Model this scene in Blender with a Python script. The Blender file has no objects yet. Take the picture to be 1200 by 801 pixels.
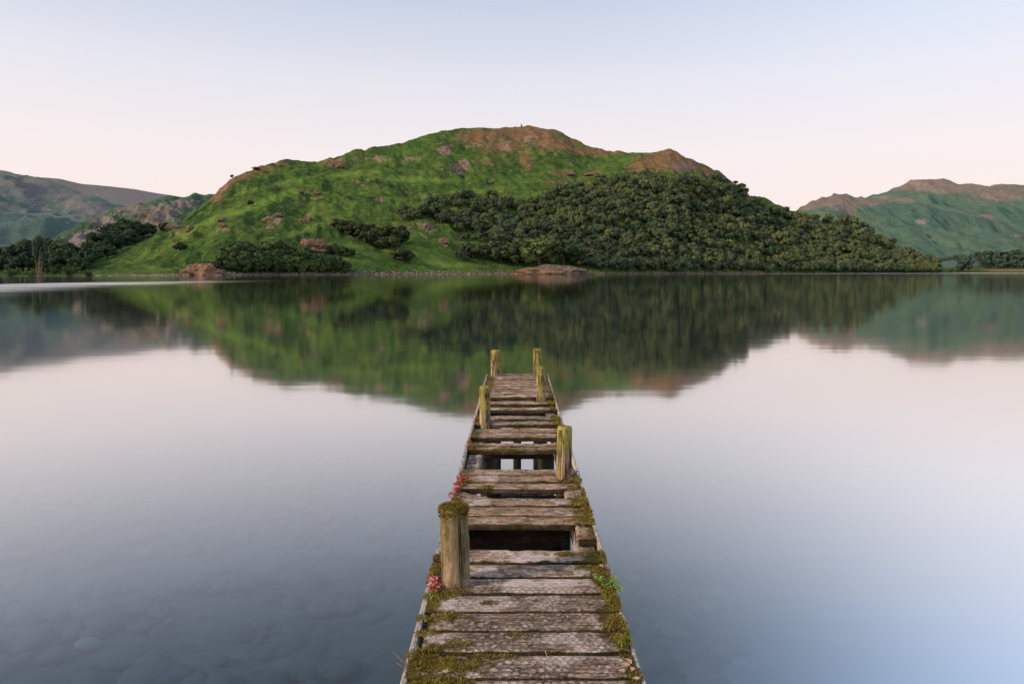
import bpy, bmesh, math, random
import numpy as np
from mathutils import Vector, Matrix, noise as mnoise

random.seed(7)
rng = np.random.default_rng(11)
sc = bpy.context.scene
col = sc.collection
R = math.radians

# ------------------------------------------------------------------ camera numbers
F = 800.0            # focal length in pixels of a 1200 px wide picture
HC = 2.74            # camera height above the lake
DECK = 1.06          # top of the jetty above the lake
X0, Y0 = 604.0, 318.0

def s2l(r, g, b):
    f = lambda c: c/12.92 if c <= 0.04045 else ((c+0.055)/1.055)**2.4
    return (f(r/255), f(g/255), f(b/255), 1.0)

# ------------------------------------------------------------------ helpers
def tag(o, label=None, cat=None, group=None, kind=None):
    if label: o['label'] = label
    if cat: o['category'] = cat
    if group: o['group'] = group
    if kind: o['kind'] = kind
    return o

def link(o, parent=None):
    col.objects.link(o)
    if parent is not None: o.parent = parent
    return o

def empty(name, loc, rz=0):
    o = bpy.data.objects.new(name, None)
    o.empty_display_size = 0.3
    o.location = loc; o.rotation_euler = (0, 0, rz)
    return link(o)

def mesh_np(name, V, Fc, smooth=True, attrs=None):
    me = bpy.data.meshes.new(name)
    V = np.asarray(V, dtype=np.float32); Fc = np.asarray(Fc, dtype=np.int32)
    k = Fc.shape[1]
    me.vertices.add(len(V)); me.vertices.foreach_set('co', V.ravel())
    me.loops.add(Fc.size); me.loops.foreach_set('vertex_index', Fc.ravel())
    me.polygons.add(len(Fc))
    me.polygons.foreach_set('loop_start', np.arange(0, Fc.size, k, dtype=np.int32))
    me.update(calc_edges=True)
    if smooth: me.polygons.foreach_set('use_smooth', np.ones(len(Fc), dtype=bool))
    if attrs:
        for an, av in attrs.items():
            a = me.attributes.new(an, 'FLOAT', 'POINT')
            a.data.foreach_set('value', np.asarray(av, dtype=np.float32))
    me.validate()
    return me

def ob(name, me, mats, parent=None, loc=(0, 0, 0)):
    o = bpy.data.objects.new(name, me)
    if not isinstance(mats, (list, tuple)): mats = [mats]
    if not me.materials:
        for m in mats: me.materials.append(m)
    o.location = loc
    return link(o, parent)

class Acc:
    """collects triangles / quads for one mesh (quads; tris repeat handled by separate list)"""
    def __init__(s): s.V = []; s.Q = []; s.n = 0; s.A = []
    def add(s, V, Q, a=None):
        V = np.asarray(V, float); Q = np.asarray(Q, int)
        s.V.append(V); s.Q.append(Q + s.n); s.n += len(V)
        s.A.append(np.full(len(V), 0.5) if a is None else np.broadcast_to(np.asarray(a, float), (len(V),)))
    def mesh(s, name, smooth=True, an='tint'):
        return mesh_np(name, np.concatenate(s.V), np.concatenate(s.Q), smooth, {an: np.concatenate(s.A)})

# numpy value noise -------------------------------------------------
def _hash(xi, yi, seed):
    xi = xi.astype(np.int64); yi = yi.astype(np.int64)
    h = (xi*374761393 + yi*668265263 + seed*1442695041) & 0xffffffff
    h = ((h ^ (h >> 13))*1274126177) & 0xffffffff
    h = ((h ^ (h >> 16))*2246822519) & 0xffffffff
    return ((h ^ (h >> 15)) & 0xffffff)/float(0xffffff)

def vnoise(x, y, seed=0):
    x = np.asarray(x, float); y = np.asarray(y, float)
    xi = np.floor(x); yi = np.floor(y)
    fx = x-xi; fy = y-yi
    fx = fx*fx*fx*(fx*(fx*6-15)+10); fy = fy*fy*fy*(fy*(fy*6-15)+10)
    a = _hash(xi, yi, seed); b = _hash(xi+1, yi, seed)
    c = _hash(xi, yi+1, seed); d = _hash(xi+1, yi+1, seed)
    return (a*(1-fx)+b*fx)*(1-fy)+(c*(1-fx)+d*fx)*fy

def fbm(x, y, oct=4, seed=0, gain=0.5):
    t = 0; a = 1; s = 0
    for i in range(oct):
        t = t + a*(vnoise(x*2**i+i*17.3, y*2**i-i*9.1, seed+i)-0.5); s += a; a *= gain
    return t/s*2

def interp(p, pts):
    a = np.array(pts, float)
    return np.interp(p, a[:, 0], a[:, 1])

# ------------------------------------------------------------------ material helper
class Mat:
    def __init__(s, name):
        s.m = bpy.data.materials.new(name); s.m.use_nodes = True
        s.t = s.m.node_tree; s.t.nodes.clear()
        s.out = s.t.nodes.new('ShaderNodeOutputMaterial')
    def n(s, typ, ins=None, **props):
        nd = s.t.nodes.new('ShaderNode'+typ)
        for k, v in props.items(): setattr(nd, k, v)
        for k, v in (ins or {}).items():
            if isinstance(v, bpy.types.NodeSocket): s.t.links.new(v, nd.inputs[k])
            else: nd.inputs[k].default_value = v
        return nd
    def ramp(s, fac, stops, interp='LINEAR'):
        nd = s.t.nodes.new('ShaderNodeValToRGB'); nd.color_ramp.interpolation = interp
        e = nd.color_ramp.elements
        while len(e) < len(stops): e.new(0.5)
        for i, (p, c) in enumerate(stops):
            e[i].position = p
            e[i].color = c if len(c) == 4 else (*c, 1)
        s.t.links.new(fac, nd.inputs[0])
        return nd.outputs[0]
    def mix(s, fac, a, b, blend='MIX'):
        nd = s.t.nodes.new('ShaderNodeMix'); nd.data_type = 'RGBA'; nd.blend_type = blend
        for k, v in ((0, fac), (6, a), (7, b)):
            if isinstance(v, bpy.types.NodeSocket): s.t.links.new(v, nd.inputs[k])
            else: nd.inputs[k].default_value = v if k == 0 or len(v) == 4 else (*v, 1)
        return nd.outputs[2]
    def math(s, op, a, b=0.0, c=0.0, clamp=False):
        nd = s.t.nodes.new('ShaderNodeMath'); nd.operation = op; nd.use_clamp = clamp
        for i, v in enumerate((a, b, c)):
            if isinstance(v, bpy.types.NodeSocket): s.t.links.new(v, nd.inputs[i])
            else: nd.inputs[i].default_value = v
        return nd.outputs[0]
    def step(s, v, lo, hi):
        nd = s.n('MapRange', {0: v, 1: lo, 2: hi, 3: 0.0, 4: 1.0}, interpolation_type='SMOOTHSTEP')
        return nd.outputs[0]
    def noise(s, vec, scale, detail=4, rough=0.55, dist=0.0):
        return s.n('TexNoise', {'Vector': vec, 'Scale': scale, 'Detail': detail, 'Roughness': rough, 'Distortion': dist}).outputs[0]
    def mapping(s, vec, scale=(1, 1, 1), loc=(0, 0, 0), rot=(0, 0, 0)):
        return s.n('Mapping', {'Vector': vec, 'Scale': scale, 'Location': loc, 'Rotation': rot}).outputs[0]
    def pos(s): return s.n('NewGeometry').outputs['Position']
    def objc(s): return s.n('TexCoord').outputs['Object']
    def attr(s, name): return s.n('Attribute', attribute_name=name).outputs['Fac']
    def bump(s, h, strength=0.5, dist=0.01, normal=None):
        ins = {'Height': h, 'Strength': strength, 'Distance': dist}
        if normal is not None: ins['Normal'] = normal
        return s.n('Bump', ins).outputs[0]
    def finish(s, color, rough=0.9, normal=None, spec=0.2, **kw):
        ins = {'Base Color': color, 'Roughness': rough, 'Specular IOR Level': spec}
        if normal is not None: ins['Normal'] = normal
        ins.update(kw)
        b = s.n('BsdfPrincipled', ins)
        s.t.links.new(b.outputs[0], s.out.inputs[0])
        return s.m

# ------------------------------------------------------------------ world and sun
SUN_EL, SUN_AZ = 26.0, -112.0      # azimuth from +Y (view direction), negative = left
def make_world():
    w = bpy.data.worlds.new("World"); sc.world = w; w.use_nodes = True
    t = w.node_tree; t.nodes.clear()
    s = Mat.__new__(Mat); s.t = t
    out = t.nodes.new('ShaderNodeOutputWorld')
    sky = s.n('TexSky', sky_type='NISHITA', sun_disc=False, sun_elevation=R(SUN_EL), sun_rotation=R(SUN_AZ), air_density=1.0, dust_density=2.0)
    bg1 = s.n('Background', {'Color': sky.outputs[0], 'Strength': 0.018})
    d = s.n('TexCoord').outputs['Generated']
    sep = s.n('SeparateXYZ', {0: d})
    z = sep.outputs[2]
    el = [(0.0, (1.03, 0.84, 0.785)), (0.08, (1.04, 0.865, 0.82)), (0.16, (1.02, 0.90, 0.885)), (0.26, (0.87, 0.85, 0.905)), (0.37, (0.63, 0.69, 0.84))]
    left = s.ramp(z, el + [(0.45, (0.36, 0.43, 0.54)), (0.52, (0.24, 0.30, 0.38)), (0.75, (0.55, 0.62, 0.75)), (1.0, (0.7, 0.75, 0.85))])
    right = s.ramp(z, el[:3] + [(0.26, (0.90, 0.90, 0.98)), (0.37, (0.72, 0.82, 1.02))] + [(0.45, (0.58, 0.79, 1.14)), (0.52, (0.52, 0.80, 1.28)), (0.75, (0.6, 0.7, 0.9)), (1.0, (0.7, 0.75, 0.85))])
    az = s.step(sep.outputs[0], 0.02, 0.70)
    c = s.mix(az, left, right)
    bg2 = s.n('Background', {'Color': c, 'Strength': 0.88})
    add = s.n('AddShader', {0: bg1.outputs[0], 1: bg2.outputs[0]})
    t.links.new(add.outputs[0], out.inputs[0])
make_world()

sun = bpy.data.lights.new('sun', 'SUN'); sun.energy = 3.9; sun.angle = R(7); sun.color = (1.0, 0.77, 0.52)
so = bpy.data.objects.new('sun', sun); link(so)
dv = Vector((math.sin(R(SUN_AZ))*math.cos(R(SUN_EL)), math.cos(R(SUN_AZ))*math.cos(R(SUN_EL)), math.sin(R(SUN_EL))))
so.rotation_euler = (-dv).to_track_quat('-Z', 'Y').to_euler(); so.location = (-40, -20, 40)

cam = bpy.data.cameras.new('camera'); co = bpy.data.objects.new('camera', cam); link(co)
cam.sensor_width = 36; cam.lens = 36*F/1200
cam.shift_x = -(X0-600)/1200; cam.shift_y = -(400.5-Y0)/1200
cam.clip_start = 0.05; cam.clip_end = 60000
co.location = (0, 0, HC); co.rotation_euler = (R(90), 0, 0)
sc.camera = co
sc.view_settings.view_transform = 'Standard'; sc.view_settings.look = 'None'
sc.view_settings.exposure = 0; sc.view_settings.gamma = 1
sc.render.engine = 'CYCLES'
sc.cycles.use_denoising = True
sc.cycles.max_bounces = 8; sc.cycles.transparent_max_bounces = 16
sc.cycles.sample_clamp_indirect = 4

# ------------------------------------------------------------------ hills
def hill_mat(name, greens, browns, rocks, haze=(0.3, 0.36, 0.4), hz=0.0, sc_=1.0, STEEP=0.42, lime=(0.19, 0.30, 0.055), _l=None):
    return hill_mat_(name, greens, browns, rocks, haze, hz, sc_, STEEP, lime)
def hill_mat_(name, greens, browns, rocks, haze, hz, sc_, STEEP, lime=(0.165, 0.27, 0.045)):
    m = Mat(name); p = m.pos()
    n1 = m.noise(p, 0.022*sc_, 5, 0.6)
    n2 = m.noise(p, 0.13*sc_, 5, 0.65)
    n3 = m.noise(m.mapping(p, (1, 1, 0.5)), 0.55*sc_, 4, 0.7)
    mixv = m.math('ADD', m.math('MULTIPLY', n1, 0.35), m.math('ADD', m.math('MULTIPLY', n2, 0.4), m.math('MULTIPLY', n3, 0.25)))
    g = m.ramp(mixv, [(0.38, greens[0]), (0.5, greens[1]), (0.61, greens[2])])
    g = m.mix(m.math('MULTIPLY', m.step(m.math('ADD', m.attr('lime'), m.math('MULTIPLY', m.math('SUBTRACT', n2, 0.5), 0.9)), 0.25, 1.0), 0.72), g, lime)
    b = m.ramp(m.math('ADD', m.math('MULTIPLY', n2, 0.5), m.math('MULTIPLY', n3, 0.5)), [(0.35, browns[0]), (0.65, browns[1])])
    ol = m.math('MULTIPLY', m.step(m.noise(p, 0.045*sc_, 6, 0.72), 0.52, 0.70), 0.5)
    g = m.mix(ol, g, m.mix(n3, (0.075, 0.075, 0.026), (0.15, 0.13, 0.045)))
    up = m.n('SeparateXYZ', {0: m.n('NewGeometry').outputs['Normal']}).outputs[2]
    steep = m.step(up, 0.84, 0.66)
    fb = m.step(m.math('ADD', m.attr('brown'), m.math('ADD', m.math('MULTIPLY', m.math('SUBTRACT', n2, 0.5), 1.1), m.math('MULTIPLY', m.math('SUBTRACT', n3, 0.5), 0.5))), 0.22, 0.88)
    c = m.mix(fb, g, b)
    nr = m.noise(p, 0.35*sc_, 6, 0.75)
    r = m.ramp(nr, [(0.35, rocks[0]), (0.6, rocks[1])])
    fr = m.step(m.math('ADD', m.math('ADD', m.attr('rock'), m.math('MULTIPLY', steep, STEEP)), m.math('ADD', m.math('MULTIPLY', m.math('SUBTRACT', nr, 0.5), 1.8), m.math('MULTIPLY', m.math('SUBTRACT', n2, 0.5), 0.8))), 0.5, 0.68)
    c = m.mix(fr, c, r)
    if hz: c = m.mix(hz, c, haze)  # distance haze is mixed into the surface colour
    h = m.math('ADD', m.math('MULTIPLY', n2, 1.5), m.math('ADD', n3, m.math('MULTIPLY', nr, 0.8)))
    dark = m.math('MULTIPLY', m.step(m.noise(m.mapping(p, (1, 1, 1.6)), 0.05*sc_, 6, 0.7), 0.48, 0.68), 0.15)
    c = m.mix(dark, c, m.mix(0.5, c, (0.03, 0.035, 0.018)))
    return m.finish(c, 0.95, m.bump(h, 1.0, 2.4/sc_), spec=0.05)

MAIN = dict(
    sil=[(60, 330), (95, 325), (105, 319), (130, 305), (160, 290), (200, 270), (225, 255), (245, 239), (258, 222), (270, 212), (285, 204), (300, 196), (320, 191), (345, 187), (375, 186), (400, 181), (420, 177), (470, 169), (500, 158), (520, 153), (540, 152), (570, 149.5), (582, 152), (598, 150), (612, 148.5), (624, 150), (634, 152), (650, 155), (662, 161), (680, 169), (720, 177), (745, 180.5), (770, 179), (786, 176.5), (800, 184), (830, 197), (850, 208), (866, 219), (880, 229), (890, 231), (905, 238), (930, 247), (938, 250), (950, 256), (980, 260), (1010, 272), (1050, 292), (1080, 303), (1105, 312), (1120, 318), (1126, 321), (1160, 326)],
    shore=[(60, 400), (95, 428), (200, 440), (300, 500), (420, 560), (600, 640), (700, 660), (900, 860), (1100, 1080), (1160, 1200)],
    ridge=[(60, 405), (95, 440), (105, 470), (130, 560), (200, 700), (270, 830), (345, 920), (500, 1050), (612, 1130), (745, 1080), (800, 1080), (890, 1180), (1000, 1280), (1100, 1160), (1126, 1090), (1160, 1205)],
    g=0.82, crag=5.0, ridge_amp=((75, 7.5, 501), (30, 3.6, 521), (11, 1.5, 541)), amps=((120, 9.0), (45, 5.5), (18, 2.6), (7, 1.0)), seed=3, edge=(70, 1145))

def hill_noise(h, X, Y):
    z = 0
    for i, (wl, a) in enumerate(h['amps']):
        z = z + a*fbm(X/wl, Y/wl, 3, h['seed']+i*13)
    return z

def hill_height(h, px, t):
    Ys = interp(px, h['shore']); Yr = interp(px, h['ridge'])
    er = (Y0-interp(px, h['sil']))/F; es = -HC/Ys
    tc = np.clip(t, 0, 1)
    Y = Ys+(Yr-Ys)*t
    e = es+(er-es)*tc**h['g']
    Yc = Ys+(Yr-Ys)*tc
    z = HC+e*Yc
    X = (px-X0)/F*Y
    back = np.clip(t-1, 0, None)
    z = np.where(t > 1, z*(1-np.clip(back/0.9, 0, 1)**2*1.15)-back*3, z)
    z = np.where(t < 0, t*80.0, z)
    if 'ridge_amp' in h:
        for (wl, am, sd) in h['ridge_amp']:
            rr_ = 1-np.abs(fbm(X/wl+0.3*Y/wl, Y/(wl*1.7)-0.2*X/wl, 3, sd))*2.2
            z = z+am*(rr_-0.45)*np.clip(t*5-0.2, 0, 1)*(1-0.55*np.clip((tc-0.8)/0.2, 0, 1))*np.clip((er-es)*F/50, 0, 1)
    z = z+np.where(t > 0.9, 1, 0)*h.get('crag', 0)*np.abs(fbm(X/26, Y/60, 4, 991))*np.clip((er-es)*F/60, 0, 1)
    w = np.clip(t*4, 0, 1)*(1-0.6*np.clip((tc-0.8)/0.2, 0, 1))*np.clip((er-es)*F/40, 0, 1)
    z = z+hill_noise(h, X, Y)*w*h.get('nscale', 1)
    return X, Y, z

def locate(h, px, py):
    px = np.asarray(px, float); py = np.asarray(py, float)
    Ys = interp(px, h['shore'])
    er = (Y0-interp(px, h['sil']))/F; es = -HC/Ys
    gq = np.clip(((Y0-py)/F-es)/np.maximum(er-es, 1e-5), 0.0, 1.0)
    return hill_height(h, px, gq**(1/h['g']))

def blob(px, py, lst, SH=1.0):
    v = np.zeros_like(px)
    for b in lst:
        cx, cy, rx, ry = b[:4]; k = b[4] if len(b) > 4 else 1.0
        ang = R(b[5]) if len(b) > 5 else 0
        dx, dy = px-cx, py-cy
        u = dx*math.cos(ang)+dy*math.sin(ang); w = -dx*math.sin(ang)+dy*math.cos(ang)
        rx, ry = rx*SH, ry*SH
        v = np.maximum(v, k*np.exp(-((u/rx)**2+(w/ry)**2)*0.9))
    return v

def build_hill(name, h, mat, nu, nt, brown, rock, lime, label):
    p0, p1 = h['edge']
    px = np.linspace(p0, p1, nu)
    t = np.concatenate([np.linspace(-0.06, 0, 4)[:-1], np.linspace(0, 1, nt), np.linspace(1, 1.9, 16)[1:]])
    PXg, T = np.meshgrid(px, t)
    X, Y, Z = hill_height(h, PXg, T)
    Py = Y0-F*(Z-HC)/Y
    fl = lambda a: a.ravel()
    V = np.stack([fl(X), fl(Y), fl(Z)], 1)
    r, c = X.shape
    i = np.arange(r*c).reshape(r, c)
    Q = np.stack([i[:-1, :-1].ravel(), i[:-1, 1:].ravel(), i[1:, 1:].ravel(), i[1:, :-1].ravel()], 1)
    A = dict(brown=fl(brown(PXg, Py, T)), rock=fl(rock(PXg, Py, T)), lime=fl(lime(PXg, Py, T)))
    me = mesh_np(name, V, Q, True, A)
    o = ob(name, me, mat); tag(o, label, None, None, 'structure')
    return o

zero = lambda a, b, t: np.zeros_like(a)
m_main = hill_mat('hill_bracken', [(0.028, 0.052, 0.018), (0.068, 0.126, 0.029), (0.145, 0.222, 0.044)],
                  [(0.10, 0.068, 0.036), (0.32, 0.19, 0.10)], [(0.09, 0.065, 0.055), (0.38, 0.25, 0.19)])
b_main = [(562, 160, 30, 10), (612, 156, 45, 11, 1.2), (650, 168, 38, 9), (700, 178, 40, 5), (590, 172, 40, 10, .8), (770, 190, 28, 12, 1.1), (800, 192, 26, 12), (792, 179, 26, 7, 1.2), (835, 205, 22, 8, .9, 30), (745, 196, 14, 9, .8),
          (300, 198, 22, 6), (265, 217, 18, 7, 1, -35), (250, 231, 14, 6), (330, 191, 14, 3, .8), (286, 206, 12, 6), (385, 190, 10, 4), (660, 203, 18, 5, .75), (615, 186, 8, 10, .9, 20), (620, 194, 6, 8, .8, 50),
          (695, 203, 16, 3, .9, -25), (680, 222, 16, 2.5, .9, -38), (650, 212, 22, 4, .6), (525, 250, 30, 3, .7), (420, 265, 14, 4, .6), (470, 255, 20, 5, .5), (885, 236, 14, 7, .7, 40), (870, 226, 12, 5, .7, 40), (210, 285, 12, 3, .6), (570, 190, 26, 5, .6)]
r_main = [(520, 177, 13, 9, .75), (542, 193, 11, 9, .9), (539, 203, 6, 3, .9), (480, 187, 16, 4, .7), (397, 190, 10, 6, .9, -20), (388, 193, 8, 4, .8), (440, 186, 20, 5, .55), (560, 170, 10, 5, .6), (592, 168, 14, 7, .7), (620, 165, 12, 6, .6),
          (262, 219, 8, 4, .7, -35), (300, 197, 14, 3, .6), (360, 225, 10, 3, .75), (372, 232, 14, 4, .6), (325, 257, 9, 3, .85), (361, 254, 7, 3, .8), (347, 238, 8, 3, .6), (262, 268, 9, 4, .8), (315, 267, 7, 2.5, .8), (204, 275, 12, 3, .8, -8), (222, 278, 5, 3, .7),
          (500, 267, 12, 3, .8, 45), (500, 270, 14, 6, .55), (497, 277, 10, 2, .8, 35), (521, 287, 8, 3, .75), (540, 280, 5, 6, .6), (690, 205, 8, 2, .8), (800, 195, 20, 6, .5), (855, 212, 10, 4, .6), (630, 168, 20, 4, .5), (445, 235, 20, 5, .5), (480, 232, 12, 4, .45), (428, 213, 16, 5, .45)]
l_main = [(330, 215, 60, 4, .9, -13), (300, 240, 90, 5, 1, -20), (240, 262, 70, 5, .9, -27), (420, 203, 60, 5, .8, -5), (480, 210, 70, 5, .9, 3), (340, 275, 80, 6, .8, -18), (550, 225, 70, 5, .8, -5), (640, 225, 50, 4, .7, -10), (600, 212, 60, 4, .5), (420, 300, 60, 5, .5), (530, 310, 50, 5, .8), (180, 295, 60, 7, .7, -25), (560, 200, 50, 4, .5), (650, 183, 5, 14, .7, 30), (460, 225, 60, 4, .5), (400, 245, 60, 5, .6, -10), (180, 312, 60, 5, .6)]
def rk_main(px, py, t):
    shore = np.exp(-(t/0.006)**2)*np.where((px > 150) & (px < 620), 0.9, 0.35)
    return np.maximum(blob(px, py, r_main, 0.8), shore)
build_hill('hill', MAIN, m_main, 760, 210, lambda a, b, t: blob(a, b, b_main), rk_main, lambda a, b, t: blob(a, b, l_main),
           'green bracken covered hill with brown rocky summit across the lake')

# left fells
g_far = [(0.036, 0.082, 0.054), (0.056, 0.118, 0.074), (0.085, 0.15, 0.09)]
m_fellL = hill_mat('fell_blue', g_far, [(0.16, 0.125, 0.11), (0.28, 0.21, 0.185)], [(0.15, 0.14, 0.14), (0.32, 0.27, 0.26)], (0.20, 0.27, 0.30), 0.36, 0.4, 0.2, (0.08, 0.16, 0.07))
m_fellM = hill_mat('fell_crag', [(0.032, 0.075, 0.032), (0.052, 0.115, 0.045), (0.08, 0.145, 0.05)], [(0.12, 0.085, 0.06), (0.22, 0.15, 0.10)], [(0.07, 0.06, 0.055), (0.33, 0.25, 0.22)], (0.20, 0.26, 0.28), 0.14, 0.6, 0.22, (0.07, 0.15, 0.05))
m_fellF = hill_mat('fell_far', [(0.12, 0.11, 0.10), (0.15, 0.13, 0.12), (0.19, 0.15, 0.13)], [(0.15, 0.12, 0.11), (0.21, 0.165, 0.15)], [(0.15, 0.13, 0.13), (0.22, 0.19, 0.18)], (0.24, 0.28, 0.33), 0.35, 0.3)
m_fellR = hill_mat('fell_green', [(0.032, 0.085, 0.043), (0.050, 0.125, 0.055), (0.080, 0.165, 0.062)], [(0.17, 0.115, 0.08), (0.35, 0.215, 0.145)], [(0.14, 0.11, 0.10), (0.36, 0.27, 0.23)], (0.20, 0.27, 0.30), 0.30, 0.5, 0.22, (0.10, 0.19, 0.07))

HL = dict(sil=[(-260, 215), (-120, 180), (0, 195), (30, 203), (55, 211), (80, 219), (110, 231), (140, 240), (165, 249), (190, 256), (230, 275), (260, 290)],
          shore=[(-260, 1000), (300, 1100)], ridge=[(-260, 2300), (0, 2500), (300, 2100)], g=0.9, amps=((420, 22), (150, 14), (60, 6)), ridge_amp=((260, 26.0, 901), (90, 12.0, 921)), seed=40, edge=(-250, 260))
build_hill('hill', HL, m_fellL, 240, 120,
           lambda a, b, t: np.clip(blob(a, b, [(60, 225, 90, 14, .85, 20), (100, 245, 50, 14, .8, 30), (0, 215, 80, 14, .7, 15), (130, 250, 40, 10, .8, 20), (20, 245, 40, 10, .6, 25)]), 0, 1),
           lambda a, b, t: blob(a, b, [(40, 240, 50, 10, .7, 28), (85, 258, 16, 14, .6, 60), (10, 230, 40, 7, .5, 20), (10, 290, 30, 3, .8, 12), (30, 293, 18, 3, .7, 10)]),
           lambda a, b, t: blob(a, b, [(110, 252, 12, 8, .8), (80, 268, 10, 14, .5)]), 'hazy blue green fell rising at the far left')
HF = dict(sil=[(-100, 240), (20, 215), (50, 208), (70, 210), (95, 216), (130, 219), (160, 222), (185, 226), (215, 231), (240, 238), (320, 260)],
          shore=[(-100, 2700), (330, 2700)], ridge=[(-100, 4200), (330, 4200)], g=0.9, amps=((500, 12), (150, 6)), seed=60, edge=(-100, 320))
build_hill('hill', HF, m_fellF, 120, 40, lambda a, b, t: np.full_like(a, .5), zero, zero, 'distant mauve moor behind the fells')
HM = dict(sil=[(20, 325), (40, 297), (55, 284), (75, 272), (95, 262), (118, 254), (130, 246), (140, 242), (152, 241), (165, 238), (180, 235), (195, 231), (205, 229.5), (225, 229), (240, 229), (256, 228), (300, 235), (360, 260)],
          shore=[(20, 900), (360, 980)], ridge=[(20, 1150), (120, 1350), (360, 1650)], g=0.9, amps=((130, 9), (45, 6), (15, 2.5)), ridge_amp=((60, 16.0, 601), (24, 6.0, 621)), seed=80, edge=(24, 350))
build_hill('hill', HM, m_fellM, 260, 110,
           lambda a, b, t: blob(a, b, [(178, 256, 22, 10, 1.0, 20), (170, 245, 22, 6, .7), (95, 275, 30, 5, .5, -15), (205, 245, 20, 8, .4)]),
           lambda a, b, t: blob(a, b, [(100, 278, 30, 10, 1, -12), (85, 285, 20, 8, .9, -10), (150, 245, 20, 8, 1), (130, 262, 24, 8, .85), (195, 247, 20, 12, .9), (118, 258, 16, 5, .9), (215, 238, 24, 7, .8), (175, 262, 14, 6, .7), (140, 272, 14, 5, .5), (170, 268, 12, 5, .45)]),
           lambda a, b, t: blob(a, b, [(130, 256, 16, 4, .6)]), 'craggy rock strewn fell behind the dark wooded knoll')
# right fells
HR = dict(sil=[(960, 275), (985, 240), (1000, 231), (1028, 228.5), (1040, 224), (1052, 217.5), (1062, 213.5), (1075, 211), (1088, 209), (1097, 211.5), (1105, 210.5), (1112, 213), (1122, 214.5), (1150, 213.5), (1180, 214), (1200, 215), (1260, 212), (1360, 235), (1480, 280)],
          shore=[(960, 1700), (1480, 1500)], ridge=[(960, 2500), (1480, 2400)], g=0.85, amps=((280, 14), (100, 8), (35, 4)), ridge_amp=((150, 30.0, 701), (60, 10.0, 721)), seed=120, edge=(964, 1470))
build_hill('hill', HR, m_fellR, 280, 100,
           lambda a, b, t: blob(a, b, [(1075, 215, 40, 10, 1.2), (1130, 216, 60, 8, 1.1), (1110, 222, 40, 6, .9), (1175, 226, 50, 12, .9), (1040, 232, 20, 4, .8), (1150, 236, 16, 5, .6), (1230, 225, 40, 12, .8)]),
           lambda a, b, t: blob(a, b, [(1070, 213, 20, 4, .6), (1160, 218, 40, 5, .5), (1156, 228, 10, 4, .6)]),
           lambda a, b, t: blob(a, b, [(1180, 255, 30, 8, .8), (1185, 243, 20, 4, .7), (1130, 232, 20, 5, .3)]), 'far purple brown fell on the right')
HG = dict(sil=[(880, 300), (925, 254), (940, 244), (952, 237), (965, 231), (978, 228), (990, 228), (1000, 229), (1012, 229), (1022, 231), (1035, 232), (1050, 232), (1070, 233), (1085, 236), (1100, 243), (1120, 247), (1140, 250), (1162, 254), (1185, 268), (1210, 280), (1280, 292), (1480, 310)],
          shore=[(880, 1350), (1480, 1300)], ridge=[(880, 1700), (1000, 1900), (1480, 1750)], g=0.85, amps=((170, 10), (60, 5), (22, 2.5)), ridge_amp=((110, 22.0, 801), (40, 8.0, 821)), seed=150, edge=(884, 1470))
build_hill('hill', HG, m_fellR, 320, 120,
           lambda a, b, t: blob(a, b, [(955, 236, 26, 8, 1.2), (985, 236, 30, 10, 1.2), (1010, 231, 40, 6, 1.1), (995, 248, 14, 8, .9, 60), (1020, 237, 26, 6, .9), (1065, 234, 30, 4, 1), (1120, 245, 50, 4, 1, 12), (1160, 254, 16, 4, .9, 15), (945, 243, 12, 5, .9), (1195, 276, 14, 2, .9), (1140, 288, 8, 2, .8)]),
           lambda a, b, t: blob(a, b, [(980, 240, 18, 6, .5), (1080, 259, 9, 4, .8), (1092, 281, 5, 2, .9), (1030, 260, 6, 2, .6), (1065, 247, 8, 3, .5), (1150, 270, 12, 2, .4)]),
           lambda a, b, t: blob(a, b, [(1130, 283, 40, 5, .8), (1200, 290, 50, 7, .8), (1100, 290, 20, 4, .7), (1150, 262, 30, 3, .3)]), 'green fell with a brown ridge on the right')
# low shores under the woods
m_low = hill_mat('shore_meadow', [(0.03, 0.06, 0.02), (0.05, 0.10, 0.025), (0.08, 0.13, 0.03)], [(0.15, 0.10, 0.05), (0.30, 0.22, 0.13)], [(0.10, 0.08, 0.07), (0.36, 0.27, 0.22)])
LL = dict(sil=[(-420, 312), (0, 315), (60, 313), (100, 306), (112, 296), (130, 286), (165, 276), (200, 272), (240, 276), (280, 290)], shore=[(-420, 330), (0, 385), (100, 425), (280, 640)], ridge=[(-420, 700), (100, 720), (280, 820)], g=0.8, amps=((40, 1.0), (12, .4)), seed=200, edge=(-410, 270))
build_hill('shore', LL, m_low, 160, 50, zero, lambda a, b, t: np.exp(-(t/0.02)**2)*.9, lambda a, b, t: np.full_like(a, .2), 'low wooded shore on the far left')
LR = dict(sil=[(1090, 316), (1110, 312), (1150, 309), (1200, 307), (1300, 304), (1560, 300)], shore=[(1090, 1190), (1560, 1150)], ridge=[(1090, 1420), (1560, 1400)], g=0.8, amps=((60, 1.2), (20, .4)), seed=230, edge=(1090, 1550))
build_hill('shore', LR, m_low, 160, 40, lambda a, b, t: np.maximum(blob(a, b, [(1190, 316.5, 60, 1.8, 1), (1116, 301, 5, 6, 1)]), 0.2+0*a), lambda a, b, t: np.exp(-(t/0.04)**2)*.9, lambda a, b, t: np.full_like(a, .1), 'pale field and shore at the far right')

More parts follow.
